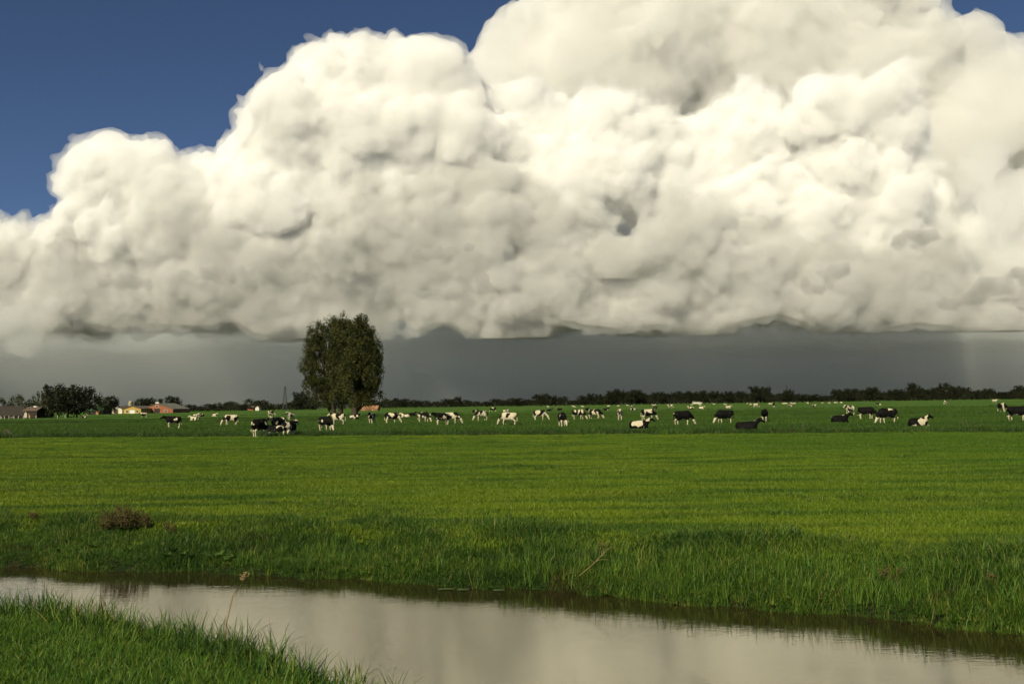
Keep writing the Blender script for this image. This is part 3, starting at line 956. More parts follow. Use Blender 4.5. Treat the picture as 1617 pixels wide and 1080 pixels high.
def gable_house(name, px0, px1, base_py, eave_py, ridge_py, depth, wall, roof, label, cat, Y=None, door=None, windows=(), doormat=None, rz=0.0, along=False, over=0.35, pane=None, extra=None):
    """gable towards the camera (or the long side when along=True); outline from the photo, standing on the ground"""
    cx = (px0 + px1) / 2
    if Y is None: Y = ground(cx, base_py).y
    s = Y / FPX
    root = empty(name, (at(cx, base_py, Y).x, Y, -0.02), rz)
    wd = (px1 - px0) * s
    he, hr = (base_py - eave_py) * s, (base_py - ridge_py) * s
    if not along:
        MB().prism([(-wd / 2, 0), (wd / 2, 0), (wd / 2, he), (0, hr), (-wd / 2, he)], 0, depth).build('wall', wall, root)
        for sx in (-1, 1):
            k = (hr - he) / (wd / 2)
            x1 = wd / 2 + over
            MB().prism([(0, hr + 0.02), (sx * x1, hr - k * x1 + 0.02), (sx * x1, hr - k * x1 + 0.24), (0, hr + 0.26)], -over, depth + over).build('roof_slope', roof, root)
    else:
        # ridge across the view
        v = MB(); k = hr - he
        v.add([(-wd/2,0,0),(wd/2,0,0),(wd/2,depth,0),(-wd/2,depth,0),(-wd/2,0,he),(wd/2,0,he),(wd/2,depth,he),(-wd/2,depth,he),(-wd/2,depth/2,hr),(wd/2,depth/2,hr)],
              [(0,1,5,4),(2,3,7,6),(1,2,6,9,5),(3,0,4,8,7),(4,5,9,8),(6,7,8,9),(0,3,2,1)])
        v.build('wall', wall, root)
        for sy in (0, 1):
            y0 = -over if sy == 0 else depth + over
            ze = he - k * over / (depth / 2)
            m = MB()
            a = [(-wd/2-over,y0,ze),(wd/2+over,y0,ze),(wd/2+over,depth/2,hr),(-wd/2-over,depth/2,hr)]
            m.add([(x,y,z+0.03) for x,y,z in a]+[(x,y,z+0.28) for x,y,z in a],[(0,1,2,3),(7,6,5,4),(0,4,5,1),(1,5,6,2),(2,6,7,3),(3,7,4,0)])
            m.build('roof_slope', roof, root)
    if door:
        x0, x1, h = [q * s for q in door]
        d = MB().box(x0, x1, -0.08, 0.05, 0.0, h).build('door', doormat, root)
        MB().box(x0 - 0.15, x1 + 0.15, -0.14, -0.082, h, h + 0.2).build('lintel', wall, d)
    for x0, x1, z0, z1 in windows:
        w_ = MB().box(x0 * s, x1 * s, -0.06, 0.05, z0 * s, z1 * s).build('window', white_paint, root)
        MB().box(x0 * s + 0.1, x1 * s - 0.1, -0.09, -0.061, z0 * s + 0.1, z1 * s - 0.1).build('pane', pane or glass, w_)
    return tag(root, label, cat)

white_paint = plain('white_paint', (0.75, 0.73, 0.66), 0.7, 0.08, 1.0)
glass = plain('window_glass', (0.03, 0.035, 0.04), 0.1, 0.1, 1.0, 0.8)
yellow_wall = plain('yellow_wall', (0.38, 0.26, 0.06), 0.8, 0.12, 0.6)
brick_wall = plain('brick_wall', (0.26, 0.10, 0.05), 0.9, 0.2, 0.7)
cream_wall = plain('cream_wall', (0.58, 0.56, 0.45), 0.85, 0.12, 0.6)
dark_board = plain('tarred_boards', (0.035, 0.026, 0.02), 0.9, 0.4, 1.2)
thatch = plain('thatch', (0.034, 0.028, 0.021), 0.95, 0.3, 0.9)
tile_dark = plain('dark_tiles', (0.10, 0.075, 0.055), 0.85, 0.3, 1.0)
tile_red = plain('red_tiles', (0.32, 0.16, 0.075), 0.85, 0.2, 1.0)
sheet_grey = plain('fibre_sheet', (0.13, 0.13, 0.10), 0.85, 0.2, 0.8)
sheet_green = plain('green_sheet', (0.10, 0.24, 0.13), 0.7, 0.2, 0.8)
wood_door = plain('door_boards', (0.10, 0.06, 0.03), 0.85, 0.3, 1.5)
white_door = plain('white_boards', (0.62, 0.62, 0.56), 0.7, 0.12, 1.0)
concrete = plain('silo_concrete', (0.34, 0.29, 0.19), 0.9, 0.2, 0.6)
steel = plain('dull_steel', (0.04, 0.04, 0.04), 0.6, 0.2, 1.0)
post_wood = plain('post_wood', (0.07, 0.055, 0.04), 0.95, 0.35, 6.0)
pale_wood = plain('pale_wood', (0.42, 0.38, 0.3), 0.9, 0.25, 4.0)

gable_house('barn', 174, 193, 652.6, 645.5, 641.2, 24, cream_wall, tile_dark, 'small white gabled barn beside the yellow barn', 'barn', Y=640, door=(-3.2, 3.2, 7), doormat=wood_door)
gable_house('barn', 195, 222.5, 652.8, 645.5, 641.4, 30, yellow_wall, tile_dark, 'bright yellow gabled barn with white doors', 'barn', Y=630, door=(-4, 4, 5.5), doormat=white_door, windows=((-10, -6, 1.5, 5), (6, 10, 1.5, 5)))
gable_house('barn', 222, 273, 652.4, 646.5, 637.4, 34, brick_wall, sheet_grey, 'wide red brick barn with a low gable and small white roof vent', 'barn', Y=648, door=(-4, 5, 7), doormat=dark_board, windows=((-19, -14, 1, 4), (12, 17, 1, 4), (-2.5, 2.5, 8.8, 12)))
bb = [o for o in bpy.data.objects if o.get('label', '').startswith('wide red brick')][0]
MB().box(-1.0, 1.0, 0.5, 2.2, 5.6, 7.0).build('vent', white_paint, bb)
# silo
p = at(206, 652, 690)
r_ = empty('silo', (p.x, 690, 0))
MB().tube([(0, 0, 0), (0, 0, 7.3), (0, 0, 7.5)], [1.5, 1.5, 1.55], 16).build('shell', concrete, r_, True)
MB().tube([(0, 0, 7.4), (0, 0, 8.2), (0, 0, 8.5)], [1.6, 0.9, 0.15], 16).build('cap', concrete, r_, True)
tag(r_, 'tan round silo rising behind the yellow barn', 'silo')
gable_house('shed', 138, 161, 653, 647, 638.5, 14, dark_board, sheet_green, 'low dark shed with a green roof by the farm trees', 'shed', Y=560, along=True, door=(2, 6, 5), doormat=tile_red)
gable_house('barn', -60, 38, 659.5, 656, 641, 22, dark_board, thatch, 'long dark barn under a heavy thatched roof behind the pale fence posts', 'barn', Y=345, along=True, windows=((10, 14, 0.5, 2.5), (28, 32, 0.5, 2.5)))
gable_house('shed', 38, 58, 660, 648.5, 644, 6, dark_board, tile_dark, 'dark tarred shed with a red door beside the thatched barn', 'shed', Y=338, along=True, door=(-4.5, -1.5, 8), doormat=tile_red)
p = ground(70, 659.5)
r_ = empty('hut', (p.x, 333, 0))
MB().prism([(-0.45, 0), (0.45, 0), (0.45, 1.6), (0, 2.1), (-0.45, 1.6)], 0, 1.1).build('wall', pale_wood, r_)
MB().prism([(-0.6, 1.56), (0, 2.16), (0.6, 1.56), (0.6, 1.7), (0, 2.3), (-0.6, 1.7)], -0.12, 1.22).build('roof', tile_dark, r_)
tag(r_, 'narrow pale wooden hut beside the tarred shed', 'hut')
p = at(50, 643.5, 352)
v = empty('farm_silage_dome', (p.x, 353, 0))
m = MB()
prof_ = [(1.2 * math.cos(a), 3.6 + 0.55 * math.sin(a)) for a in np.linspace(0, math.pi, 9)]
m.prism([(1.2, 0)] + prof_ + [(-1.2, 0)], 0, 2.5)
m.build('shell', white_paint, v)
tag(v, 'white rounded hood showing above the tarred shed', 'silage hood')
gable_house('house', 569, 596, 647.5, 645, 640.4, 10, brick_wall, tile_red, 'low farmhouse with an orange tiled roof at the foot of the skyline wood', 'house', Y=560, along=True, windows=((-9, -6, 0.4, 1.8), (5, 8, 0.4, 1.8)), over=0.2)
gable_house('house', 391, 400, 646.8, 643, 640.2, 8, brick_wall, tile_dark, 'small brick house with a dark roof in the skyline hedge', 'house', Y=950, along=True)
gable_house('house', 403, 409, 645.6, 641, 638.4, 8, cream_wall, tile_dark, 'tiny pale gabled house next to the brick house in the skyline hedge', 'house', Y=905)
gable_house('shed', 1095, 1109, 637.2, 634.6, 633.3, 8, cream_wall, sheet_grey, 'low pale shed half hidden at the foot of the skyline wood', 'shed', Y=1190, along=True)

def mast(px, top, base, Y, w, label):
    p0, p1 = at(px, base, Y), at(px, top, Y)
    r_ = empty('mast', (p0.x, Y, 0))
    h = p1.z
    for sx, sy in ((-1, -1), (1, -1), (1, 1), (-1, 1)):
        MB().tube([(sx * w, sy * w, 0), (sx * w * 0.25, sy * w * 0.25, h)], [0.3, 0.22], 5).build('leg', steel, r_)
    for k in range(9):
        z = h * (k + 0.5) / 9
        q = w * (1 - 0.75 * z / h)
        MB().tube([(-q, -q, z), (q, -q, z + h / 9 * 0.8)], [0.08, 0.08], 4).build('brace', steel, r_)
    tag(r_, label, 'mast')
mast(450, 610, 640, 880, 1.6, 'thin dark lattice mast standing clear of the low hedge')
mast(1243, 607.5, 634, 1240, 1.2, 'short dark mast poking out of the skyline wood')

# ------------------------------------------------------------------ fence posts
def post(px, base_py, hpx, label, group, mat, w=0.07, lean=0.0, brace=False, Y=None):
    p = ground(px, base_py) if Y is None else at(px, base_py, Y)
    s = p.y / FPX
    h = hpx * s
    r_ = empty('fence_post', (p.x, p.y, gz(p.x, p.y)))
    m = MB()
    m.tube([(0, 0, -0.2), (lean * h * 0.5, 0, h * 0.5), (lean * h, 0, h)], [w, w * 0.95, w * 0.9], 7)
    m.tube([(lean * h, 0, h), (lean * h, 0, h + 0.03)], [w * 0.9, w * 0.5], 7)
    m.build('shaft', mat, r_)
    if brace:
        MB().tube([(0.05, 0, h * 0.95), (0.9, 0, 0.0)], [w * 0.8, w * 0.8], 6).build('strut', mat, r_)
    tag(r_, label, 'post', group)

post(8, 689, 11, 'stout dark corner post with a slanting strut on the pasture ditch', None, post_wood, 0.09, 0.0, True)
for px, py, h in ((53, 685, 5), (118, 686, 6), (151, 684, 7), (121, 684, 5), (998, 685, 12), (1017, 683, 10), (1269, 678, 8), (1254, 678, 6), (1521, 673, 8), (1527, 673, 9), (1310, 679, 5)):
    post(px, py, h, 'thin weathered post standing in the sedge of the pasture ditch', 'posts along the pasture ditch', post_wood, 0.045, random.uniform(-0.06, 0.06))
for px in (1, 7, 14, 22, 29, 37, 47, 57, 91, 103):
    post(px, 660 - px * 0.006, 4.5, 'short pale post of the fence before the thatched barn', 'pale fence posts before the thatched barn', pale_wood, 0.12, 0, False, 318)

# ------------------------------------------------------------------ cows
def sd_cone(P, a, b, r1, r2):
    a, b = np.array(a, np.float32), np.array(b, np.float32)
    ab = b - a
    h = np.clip(((P - a) @ ab) / max(float(ab @ ab), 1e-6), 0, 1)
    return np.linalg.norm(P - a - h[..., None] * ab, axis=-1) - (r1 + (r2 - r1) * h)

def body_mesh(name, parts, voxel=0.022):
    allp = np.array([p for s in parts for p in (s[0], s[1])])
    lo, hi = allp.min(0) - 0.5, allp.max(0) + 0.5
    lo[2] = -0.06
    sh = np.ceil((hi - lo) / voxel).astype(int)
    ax = [(lo[k] + voxel * np.arange(sh[k])).astype(np.float32) for k in range(3)]
    P = np.stack(np.meshgrid(*ax, indexing='ij'), -1)
    f = np.full(P.shape[:3], 1.0, np.float32)
    for a, b, r1, r2, k, flat in parts:
        Q = P
        if flat != 1.0:
            Q = P.copy(); cy_ = (a[1] + b[1]) / 2
            Q[..., 1] = (Q[..., 1] - cy_) / flat + cy_
        d = sd_cone(Q, a, b, r1, r2)
        h = np.maximum(k - np.abs(f - d), 0)
        f = np.minimum(f, d) - h * h / (4 * k)
    for ax_ in range(3):
        sl = [slice(None)] * 3
        sl[ax_] = 0; f[tuple(sl)] = 0.3
        sl[ax_] = -1; f[tuple(sl)] = 0.3
    gr = openvdb.FloatGrid(0.3)
    gr.copyFromArray(f)
    pts, q = gr.convertToQuads(isovalue=0.0)
    return mesh_from(name, pts.astype(np.float32) * voxel + lo.astype(np.float32), q)

def torso(dz=0.0):
    return [((-0.62, 0, 1.06 + dz), (0.42, 0, 1.02 + dz), 0.32, 0.37, 0.15, 0.86), ((-0.25, 0, 0.90 + dz), (0.30, 0, 0.88 + dz), 0.34, 0.32, 0.15, 0.9),
            ((-0.82, 0, 1.30 + dz), (0.50, 0, 1.33 + dz), 0.10, 0.11, 0.14, 0.9), ((-0.60, -0.19, 1.27 + dz), (-0.60, 0.19, 1.27 + dz), 0.10, 0.10, 0.10, 1.0),
            ((-0.84, -0.10, 1.17 + dz), (-0.84, 0.10, 1.17 + dz), 0.10, 0.10, 0.12, 1.0)]

def head(poll, muz):
    poll, muz = np.array(poll), np.array(muz)
    d = (muz - poll) / np.linalg.norm(muz - poll)
    up = np.array([-d[2], 0, d[0]])
    if up[2] < 0 and abs(d[2]) < 0.8: up = -up
    if abs(d[2]) >= 0.8: up = np.array([1.0, 0, 0.2])
    mid = poll + (muz - poll) * 0.45
    L = [(tuple(poll), tuple(mid), 0.125, 0.105, 0.05, 0.9), (tuple(mid), tuple(muz), 0.10, 0.075, 0.05, 0.95), (tuple(poll - d * 0.04), tuple(poll + d * 0.05 - up * 0.03), 0.11, 0.12, 0.05, 1.0)]
    for s in (-1, 1):
        e0 = poll - d * 0.04 + np.array([0, s * 0.09, 0])
        L.append((tuple(e0), tuple(e0 + np.array([-0.02, s * 0.13, 0.0]) - d * 0.02), 0.035, 0.028, 0.03, 1.0))
        L.append((tuple(e0 + np.array([-0.02, s * 0.13, 0.0])), tuple(e0 + np.array([-0.02, s * 0.2, -0.03])), 0.04, 0.015, 0.03, 1.0))
    return L

def legs(step=0.0):
    L = []
    for s, st in ((1, step), (-1, -step)):
        y = 0.17 * s
        L += [((0.42, y, 0.98), (0.45 + st * 0.3, y, 0.62), 0.17, 0.10, 0.10, 1.0), ((0.45 + st * 0.3, y, 0.62), (0.47 + st, y, 0.40), 0.09, 0.068, 0.05, 1.0),
              ((0.47 + st, y, 0.40), (0.45 + st * 1.2, y, 0.12), 0.058, 0.045, 0.03, 1.0), ((0.45 + st * 1.2, y, 0.10), (0.49 + st * 1.2, y, 0.035), 0.05, 0.06, 0.03, 1.0),
              ((-0.62, y, 1.02), (-0.50 - st * 0.3, y * 1.1, 0.74), 0.21, 0.14, 0.12, 1.0), ((-0.50 - st * 0.3, y * 1.1, 0.74), (-0.74 - st, y, 0.50), 0.12, 0.07, 0.06, 1.0),
              ((-0.74 - st, y, 0.50), (-0.70 - st, y, 0.13), 0.062, 0.046, 0.03, 1.0), ((-0.70 - st, y, 0.10), (-0.65 - st, y, 0.035), 0.05, 0.06, 0.03, 1.0)]
    L.append(((-0.40, 0, 0.66), (-0.30, 0, 0.70), 0.15, 0.13, 0.08, 1.0))
    for s in (-1, 1):
        L.append(((-0.40, 0.06 * s, 0.55), (-0.40, 0.065 * s, 0.48), 0.028, 0.02, 0.03, 1.0))
    return L

def tail(dz=0.0, out=0.0):
    return [((-0.90, 0, 1.30 + dz), (-1.00, out * 0.4, 1.05 + dz), 0.05, 0.03, 0.06, 1.0), ((-1.00, out * 0.4, 1.05 + dz), (-0.99, out, 0.68 + dz), 0.03, 0.024, 0.03, 1.0), ((-0.99, out, 0.68 + dz), (-0.98, out, 0.46 + dz), 0.05, 0.035, 0.03, 1.0)]

graze = torso() + legs(0.07) + tail() + [((0.50, 0, 1.18), (0.92, 0, 0.86), 0.25, 0.17, 0.15, 0.7), ((0.92, 0, 0.86), (1.12, 0, 0.56), 0.17, 0.12, 0.10, 0.75)] + head((1.14, 0, 0.50), (1.30, 0, 0.10))
graze2 = torso() + legs(-0.10) + tail(0, 0.12) + [((0.50, 0, 1.18), (0.90, 0.10, 0.88), 0.25, 0.17, 0.15, 0.7), ((0.90, 0.10, 0.88), (1.06, 0.22, 0.56), 0.17, 0.12, 0.10, 0.75)] + head((1.07, 0.22, 0.50), (1.26, 0.22, 0.10))
stand = torso() + legs(0.04) + tail() + [((0.50, 0, 1.20), (0.98, 0, 1.36), 0.25, 0.15, 0.15, 0.7), ((0.98, 0, 1.36), (1.06, 0, 1.42), 0.14, 0.12, 0.06, 0.8)] + head((1.08, 0, 1.44), (1.46, 0, 1.20))
lie = [((-0.60, 0, 0.40), (0.42, 0, 0.42), 0.36, 0.38, 0.15, 1.0), ((-0.25, 0, 0.26), (0.30, 0, 0.26), 0.40, 0.38, 0.15, 1.05), ((-0.80, 0, 0.64), (0.50, 0, 0.72), 0.11, 0.12, 0.16, 0.9), ((-0.56, -0.2, 0.60), (-0.56, 0.2, 0.60), 0.10, 0.10, 0.1, 1.0),
       ((0.50, 0, 0.58), (0.95, 0, 0.92), 0.26, 0.15, 0.15, 0.75), ((-0.50, -0.28, 0.26), (-0.05, -0.46, 0.16), 0.22, 0.10, 0.1, 1.0), ((-0.05, -0.46, 0.14), (-0.40, -0.55, 0.06), 0.075, 0.05, 0.04, 1.0), ((-0.40, -0.55, 0.06), (-0.20, -0.62, 0.05), 0.045, 0.05, 0.03, 1.0),
       ((-0.50, 0.28, 0.26), (-0.02, 0.42, 0.13), 0.22, 0.09, 0.1, 1.0), ((-0.02, 0.42, 0.12), (-0.35, 0.5, 0.06), 0.07, 0.05, 0.04, 1.0),
       ((0.46, -0.20, 0.26), (0.84, -0.22, 0.12), 0.15, 0.07, 0.08, 1.0), ((0.84, -0.22, 0.11), (0.52, -0.30, 0.06), 0.065, 0.05, 0.04, 1.0), ((0.46, 0.20, 0.26), (0.86, 0.20, 0.10), 0.15, 0.07, 0.08, 1.0), ((0.86, 0.20, 0.09), (0.60, 0.28, 0.06), 0.06, 0.05, 0.04, 1.0),
       ((-0.86, 0, 0.58), (-0.92, 0.15, 0.25), 0.05, 0.03, 0.05, 1.0), ((-0.92, 0.15, 0.25), (-0.80, 0.35, 0.06), 0.03, 0.045, 0.03, 1.0)] + head((1.02, 0, 1.0), (1.38, 0, 0.80))
COWS = {k: body_mesh('cow', p) for k, p in (('graze', graze), ('graze2', graze2), ('stand', stand), ('lie', lie))}

cm, t, b = new_mat('pied_coat')
tc = N(t, 'TexCoord')
sd_ = N(t, 'Attribute', attribute_type='OBJECT', attribute_name='coat_seed')
wh = N(t, 'Attribute', attribute_type='OBJECT', attribute_name='coat_white')
lw = N(t, 'Attribute', attribute_type='OBJECT', attribute_name='leg_white')
add = N(t, 'VectorMath', operation='MULTIPLY_ADD')
t.links.new(tc.outputs['Object'], add.inputs[0])
add.inputs[1].default_value = (1.0, 0.55, 0.8)
t.links.new(sd_.outputs['Vector'], add.inputs[2])
nz = N(t, 'TexNoise')
nz.inputs['Scale'].default_value = 1.9
nz.inputs['Detail'].default_value = 2.5
nz.inputs['Roughness'].default_value = 0.4
t.links.new(add.outputs[0], nz.inputs['Vector'])
sep = N(t, 'SeparateXYZ')
t.links.new(tc.outputs['Object'], sep.inputs[0])
low = N(t, 'MapRange')                       # legs and belly run to white
low.inputs['From Min'].default_value = 0.72; low.inputs['From Max'].default_value = 0.42
t.links.new(sep.outputs['Z'], low.inputs['Value'])
lm = N(t, 'Math', operation='MULTIPLY')
t.links.new(low.outputs[0], lm.inputs[0]); t.links.new(lw.outputs['Fac'], lm.inputs[1])
s1 = N(t, 'Math', operation='ADD'); t.links.new(nz.outputs['Fac'], s1.inputs[0]); t.links.new(wh.outputs['Fac'], s1.inputs[1])
s2 = N(t, 'Math', operation='ADD'); t.links.new(s1.outputs[0], s2.inputs[0]); t.links.new(lm.outputs[0], s2.inputs[1])
col = ramp(t, s2.outputs[0], [(0.49, (0.006, 0.0055, 0.005)), (0.515, (0.45, 0.395, 0.275))])
hoof = N(t, 'MapRange'); hoof.inputs['From Min'].default_value = 0.05; hoof.inputs['From Max'].default_value = 0.09
t.links.new(sep.outputs['Z'], hoof.inputs['Value'])
t.links.new(col, b.inputs['Base Color'])
b.inputs['Roughness'].default_value = 0.7
b.inputs['Specular IOR Level'].default_value = 0.05
for me in COWS.values(): me.materials.append(cm)

def cow(px, py, pose, head_deg, seed, white, legw, label, group=None, size=1.0):
    p = ground(px, py)
    o = link('cow', COWS[pose])
    o.location = (p.x, p.y, gz(p.x, p.y) - 0.015)
    o.rotation_euler = (0, 0, R(head_deg + random.Random(seed).uniform(-24, 24)))
    o.scale = ((0.93 if pose == 'lie' else 1.0) * size,) * 3
    r_ = random.Random(seed * 97 + 3)
    o['coat_seed'] = [r_.uniform(0, 40), r_.uniform(0, 40), r_.uniform(0, 40)]
    o['coat_white'] = white * 0.8 - 0.03
    o['leg_white'] = legw if pose != 'lie' else 0.0
    return tag(o, label, 'cow', group)

HERD = [ # photo x, foot y, pose, heading (0 right, 90 away, 180 left, 270 to the camera), seed, whiteness, leg white, label
 (273,676,'stand',215,1,-0.09,0.5,'black cow with white feet standing alone on the pasture before the brick barn'),
 (364,671.5,'graze',170,2,0.06,0.3,'white cow with black head grazing by itself between the brick barn and the poplars'),
 (411,690,'graze2',80,3,-0.10,0.45,'black cow with white legs seen from behind, right on the ditch edge'),
 (431,685,'lie',190,4,-0.06,0.2,'black cow with a white face lying beside the cow seen from behind'),
 (439,683,'stand',235,5,0.0,0.3,'black cow with a white shoulder band standing behind the lying black cow'),
 (458,687,'stand',60,6,-0.04,0.6,'black cow with cream belly and legs ending the little group by the ditch'),
 (459,663.5,'stand',250,7,0.05,0.3,'white cow with black flank standing far back on the pasture near the mast'),
 (514,681,'graze',330,8,-0.13,0.5,'big black cow with white shins standing in front of the poplars'),
 (534,670.5,'stand',170,9,0.12,0.3,'almost white cow standing under the poplars'),
 (560,662,'lie',10,10,0.0,0.2,'pied cow lying at the foot of the tallest poplar'),
 (587,668.5,'stand',262,11,0.0,0.35,'pied cow standing face on just past the poplars'),
 (619,668.5,'graze',0,12,-0.02,0.3,'black cow with white patches grazing just behind a white resting cow'),
 (640,659.5,'lie',180,13,0.14,0.2,'white cow resting behind the grazing pied cow'),
 (669,666.5,'graze',350,14,-0.04,0.4,'black cow with a white rump grazing alone'),
 (697,671.5,'stand',185,15,-0.08,0.55,'black cow with white legs standing rump to rump with a pied cow'),
 (714,669.5,'graze',5,16,0.0,0.4,'pied cow grazing rump to rump with the black white-legged cow'),
 (760,664,'graze',200,17,0.02,0.35,'small pied cow with dark head grazing far back past the pair'),
 (803,671.5,'graze',180,18,0.10,0.2,'white cow with a black neck grazing side on'),
 (853,663.5,'graze',345,19,0.10,0.3,'cream cow with a black head grazing side on further back'),
 (888,673.5,'graze2',258,20,-0.10,0.4,'dark cow grazing head on with a white stripe on its back'),
 (914,662.5,'graze',350,21,-0.03,0.35,'black cow with a white muzzle grazing behind the head-on cow'),
 (940,661.5,'graze2',320,22,0.06,0.35,'white cow with black flank grazing half turned'),
 (979,664.5,'stand',245,23,0.05,0.4,'white cow with black saddle patches standing three-quarter on'),
 (1024,663.5,'graze',0,24,-0.05,0.4,'long black cow with white belly grazing behind the lying pied cow'),
 (1010,678,'lie',0,25,-0.06,0.3,'pied cow lying beside two thin posts'),
 (1079,671.5,'graze',0,26,-0.16,0.35,'heavy black cow with a white hind leg grazing side on'),
 (1144,669,'graze2',180,27,-0.15,0.35,'heavy black cow with a white udder patch grazing towards the other black cow'),
 (1180,681,'lie',0,28,-0.17,0.15,'all-dark cow lying with its head up at the ditch'),
 (1208,666,'graze2',70,29,-0.12,0.5,'dark cow seen from behind with pale hind legs, near the dark lying cow'),
 (1327,668,'lie',0,30,-0.13,0.1,'black cow with a small white patch lying flat in the grass'),
 (1342,656,'stand',240,31,0.02,0.35,'pied cow standing face on behind the lying black cow'),
 (1369,662,'graze',350,32,-0.11,0.4,'black cow with a white rump patch grazing nose to nose with another'),
 (1401,669,'graze2',180,33,-0.13,0.5,'big black cow with pale belly grazing nose to nose with another'),
 (1451,674.5,'lie',10,34,0.0,0.3,'pied cow with cream haunch lying near the ditch'),
 (1583,650.5,'graze2',280,35,-0.08,0.5,'dark cow with a white chest standing behind the big black cow'),
 (1608,665,'graze',0,36,-0.13,0.45,'big black cow with white hind legs grazing beside the dark white-chested cow'),
]
for c in HERD: cow(*c)
g = random.Random(5)
for px, py, pose, hd, wv in ((133,660,'lie',0,0.02),(227,659.5,'stand',180,0.0),(310,658,'lie',0,0.1),(318,657.5,'lie',180,-0.05),(338,657.5,'lie',0,0.14),(307,664,'lie',180,0.12),(428,656.5,'graze',0,0.0),
                          (651,657,'lie',0,-0.15),(750,651,'lie',0,-0.15),(779,650,'graze',180,-0.1),(799,651,'lie',0,0.14),(868,649,'lie',0,-0.15),(884,648,'lie',180,-0.15),(926,648,'lie',0,-0.1),(957,648,'lie',0,-0.14),(1000,648,'lie',0,0.02),(1034,646,'lie',0,-0.1),
                          (1059,644,'graze',0,0.03),(1091,646,'lie',180,0.14),(1108,645.5,'lie',0,0.14),(1150,644.5,'lie',0,0.15),(1194,643.5,'graze',0,0.14),(1222,643,'stand',260,-0.16),(1248,642,'lie',0,0.04),(1286,641.5,'lie',0,0.04),(1388,639.8,'lie',180,0.04),
                          (1493,638,'graze',180,0.04),(1571,636,'stand',0,0.14)):
    sh = 'lying' if pose == 'lie' else ('grazing' if pose == 'graze' else 'standing')
    cl_ = 'whitish' if wv > 0.08 else ('pied' if wv > -0.06 else 'black')
    cow(px, py, pose, hd + g.uniform(-20, 20), g.randint(40, 4000), wv, 0.3, f'{cl_} cow {sh} far out on the pasture beyond the nearer herd', 'far cows of the herd')
for k in range(34):
    px = g.uniform(820, 1330)
    py = 643.2 - (px - 850) * 0.0135 + g.uniform(-0.7, 0.7)
    cow(px, py, 'lie', g.choice((0, 180)) + g.uniform(-25, 25), g.randint(40, 4000), 0.13, 0.3, 'tiny pale cow resting just before the skyline wood', 'far pale cows before the skyline wood')

# ------------------------------------------------------------------ single plants on the banks
g = np.random.default_rng(33)
dock_brown = plain('dock_seed', (0.078, 0.058, 0.024), 0.9, 0.4, 8.0, 0.1)
dock_leaf = plain('dock_leaf', (0.03, 0.075, 0.012), 0.6, 0.3, 5.0)
plant_green = plain('broad_leaf', (0.045, 0.09, 0.015), 0.55, 0.3, 5.0)
straw = plain('dead_stalk', (0.20, 0.145, 0.065), 0.9, 0.25, 8.0, 0.1)
cattail = plain('seed_spike', (0.10, 0.055, 0.025), 0.95, 0.3, 20.0, 0.1)

def leaf_blade(mb, base, d, up, L, wd):
    """a broad folded leaf with a midrib"""
    base, d, up = Vector(base), Vector(d).normalized(), Vector(up)
    side = d.cross(up).normalized()
    nrm = side.cross(d)
    pts = []
    for u, w_ in ((0, 0.1), (0.25, 0.75), (0.55, 1.0), (0.82, 0.6), (1.0, 0.02)):
        c = base + d * (L * u) + nrm * (L * (0.22 * u - 0.38 * u * u))
        pts += [c - side * wd * w_ * 0.5 + nrm * wd * 0.12 * w_, c, c + side * wd * w_ * 0.5 + nrm * wd * 0.12 * w_]
    F = []
    for k in range(4):
        F += [(3 * k, 3 * k + 1, 3 * k + 4, 3 * k + 3), (3 * k + 1, 3 * k + 2, 3 * k + 5, 3 * k + 4)]
    mb.add(pts, F)

def dock(x, y, h, label, group, stems=6):
    r_ = empty('dock_plant', (x, y, gz(x, y)))
    for s in range(stems):
        a = g.uniform(0, 6.28); ln = g.uniform(0.1, 0.65)
        top = Vector((math.cos(a) * ln * h, math.sin(a) * ln * h, h * g.uniform(0.75, 1.0)))
        st = MB(); st.tube([(0, 0, -0.03), top * 0.5 + Vector((0, 0, 0.04)), top], [0.009, 0.007, 0.004], 5)
        so = st.build('stem', dock_brown, r_, True)
        sd2 = MB()
        for k in range(40):
            u = g.uniform(0.35, 1.0)
            c = top * u + Vector(g.normal(0, 0.035 * (1.25 - u) + 0.012, 3))
            q = 0.0105 * g.uniform(0.7, 1.4)
            sd2.add([c + Vector(v) * q for v in ((1, 0, 0), (-1, 0, 0), (0, 1, 0), (0, -1, 0), (0, 0, 1.3), (0, 0, -1.3))], [(0, 2, 4), (2, 1, 4), (1, 3, 4), (3, 0, 4), (2, 0, 5), (1, 2, 5), (3, 1, 5), (0, 3, 5)])
        sd2.build('seed_head', dock_brown, so)
    for s in range(6):
        a = g.uniform(0, 6.28)
        mb = MB(); leaf_blade(mb, (0, 0, 0.02), (math.cos(a), math.sin(a), 0.7), (0, 0, 1), h * g.uniform(0.3, 0.5), 0.07)
        mb.build('leaf', dock_leaf, r_, True)
    return tag(r_, label, 'plant', group)

def on_bank(px, dist):
    """a spot on the far bank along the ray column px, dist metres up from the waterline"""
    best = None
    for y in np.arange(10, 26, 0.05):
        x = (px - IMW / 2) / FPX * y
        if y - float(far_line(np.array([x]))[0]) >= dist:
            return x, y
    return x, y

for px, d, h in ((172, 1.9, 0.4), (184, 2.0, 0.5), (195, 2.0, 0.56), (206, 2.0, 0.5), (218, 2.1, 0.42), (231, 2.1, 0.36)):
    x, y = on_bank(px, d)
    dock(x, y, h, 'tall rust-brown dock gone to seed in the dense clump on the far bank', 'brown docks of the clump on the far bank')
for px, d, h in ((55, 2.4, 0.28), (270, 1.8, 0.28), (945, 1.4, 0.3), (1400, 1.1, 0.32), (1545, 1.0, 0.32)):
    x, y = on_bank(px, d)
    dock(x, y, h, 'short rust-brown dock scattered singly along the top of the far bank', 'single docks along the far bank', 3)

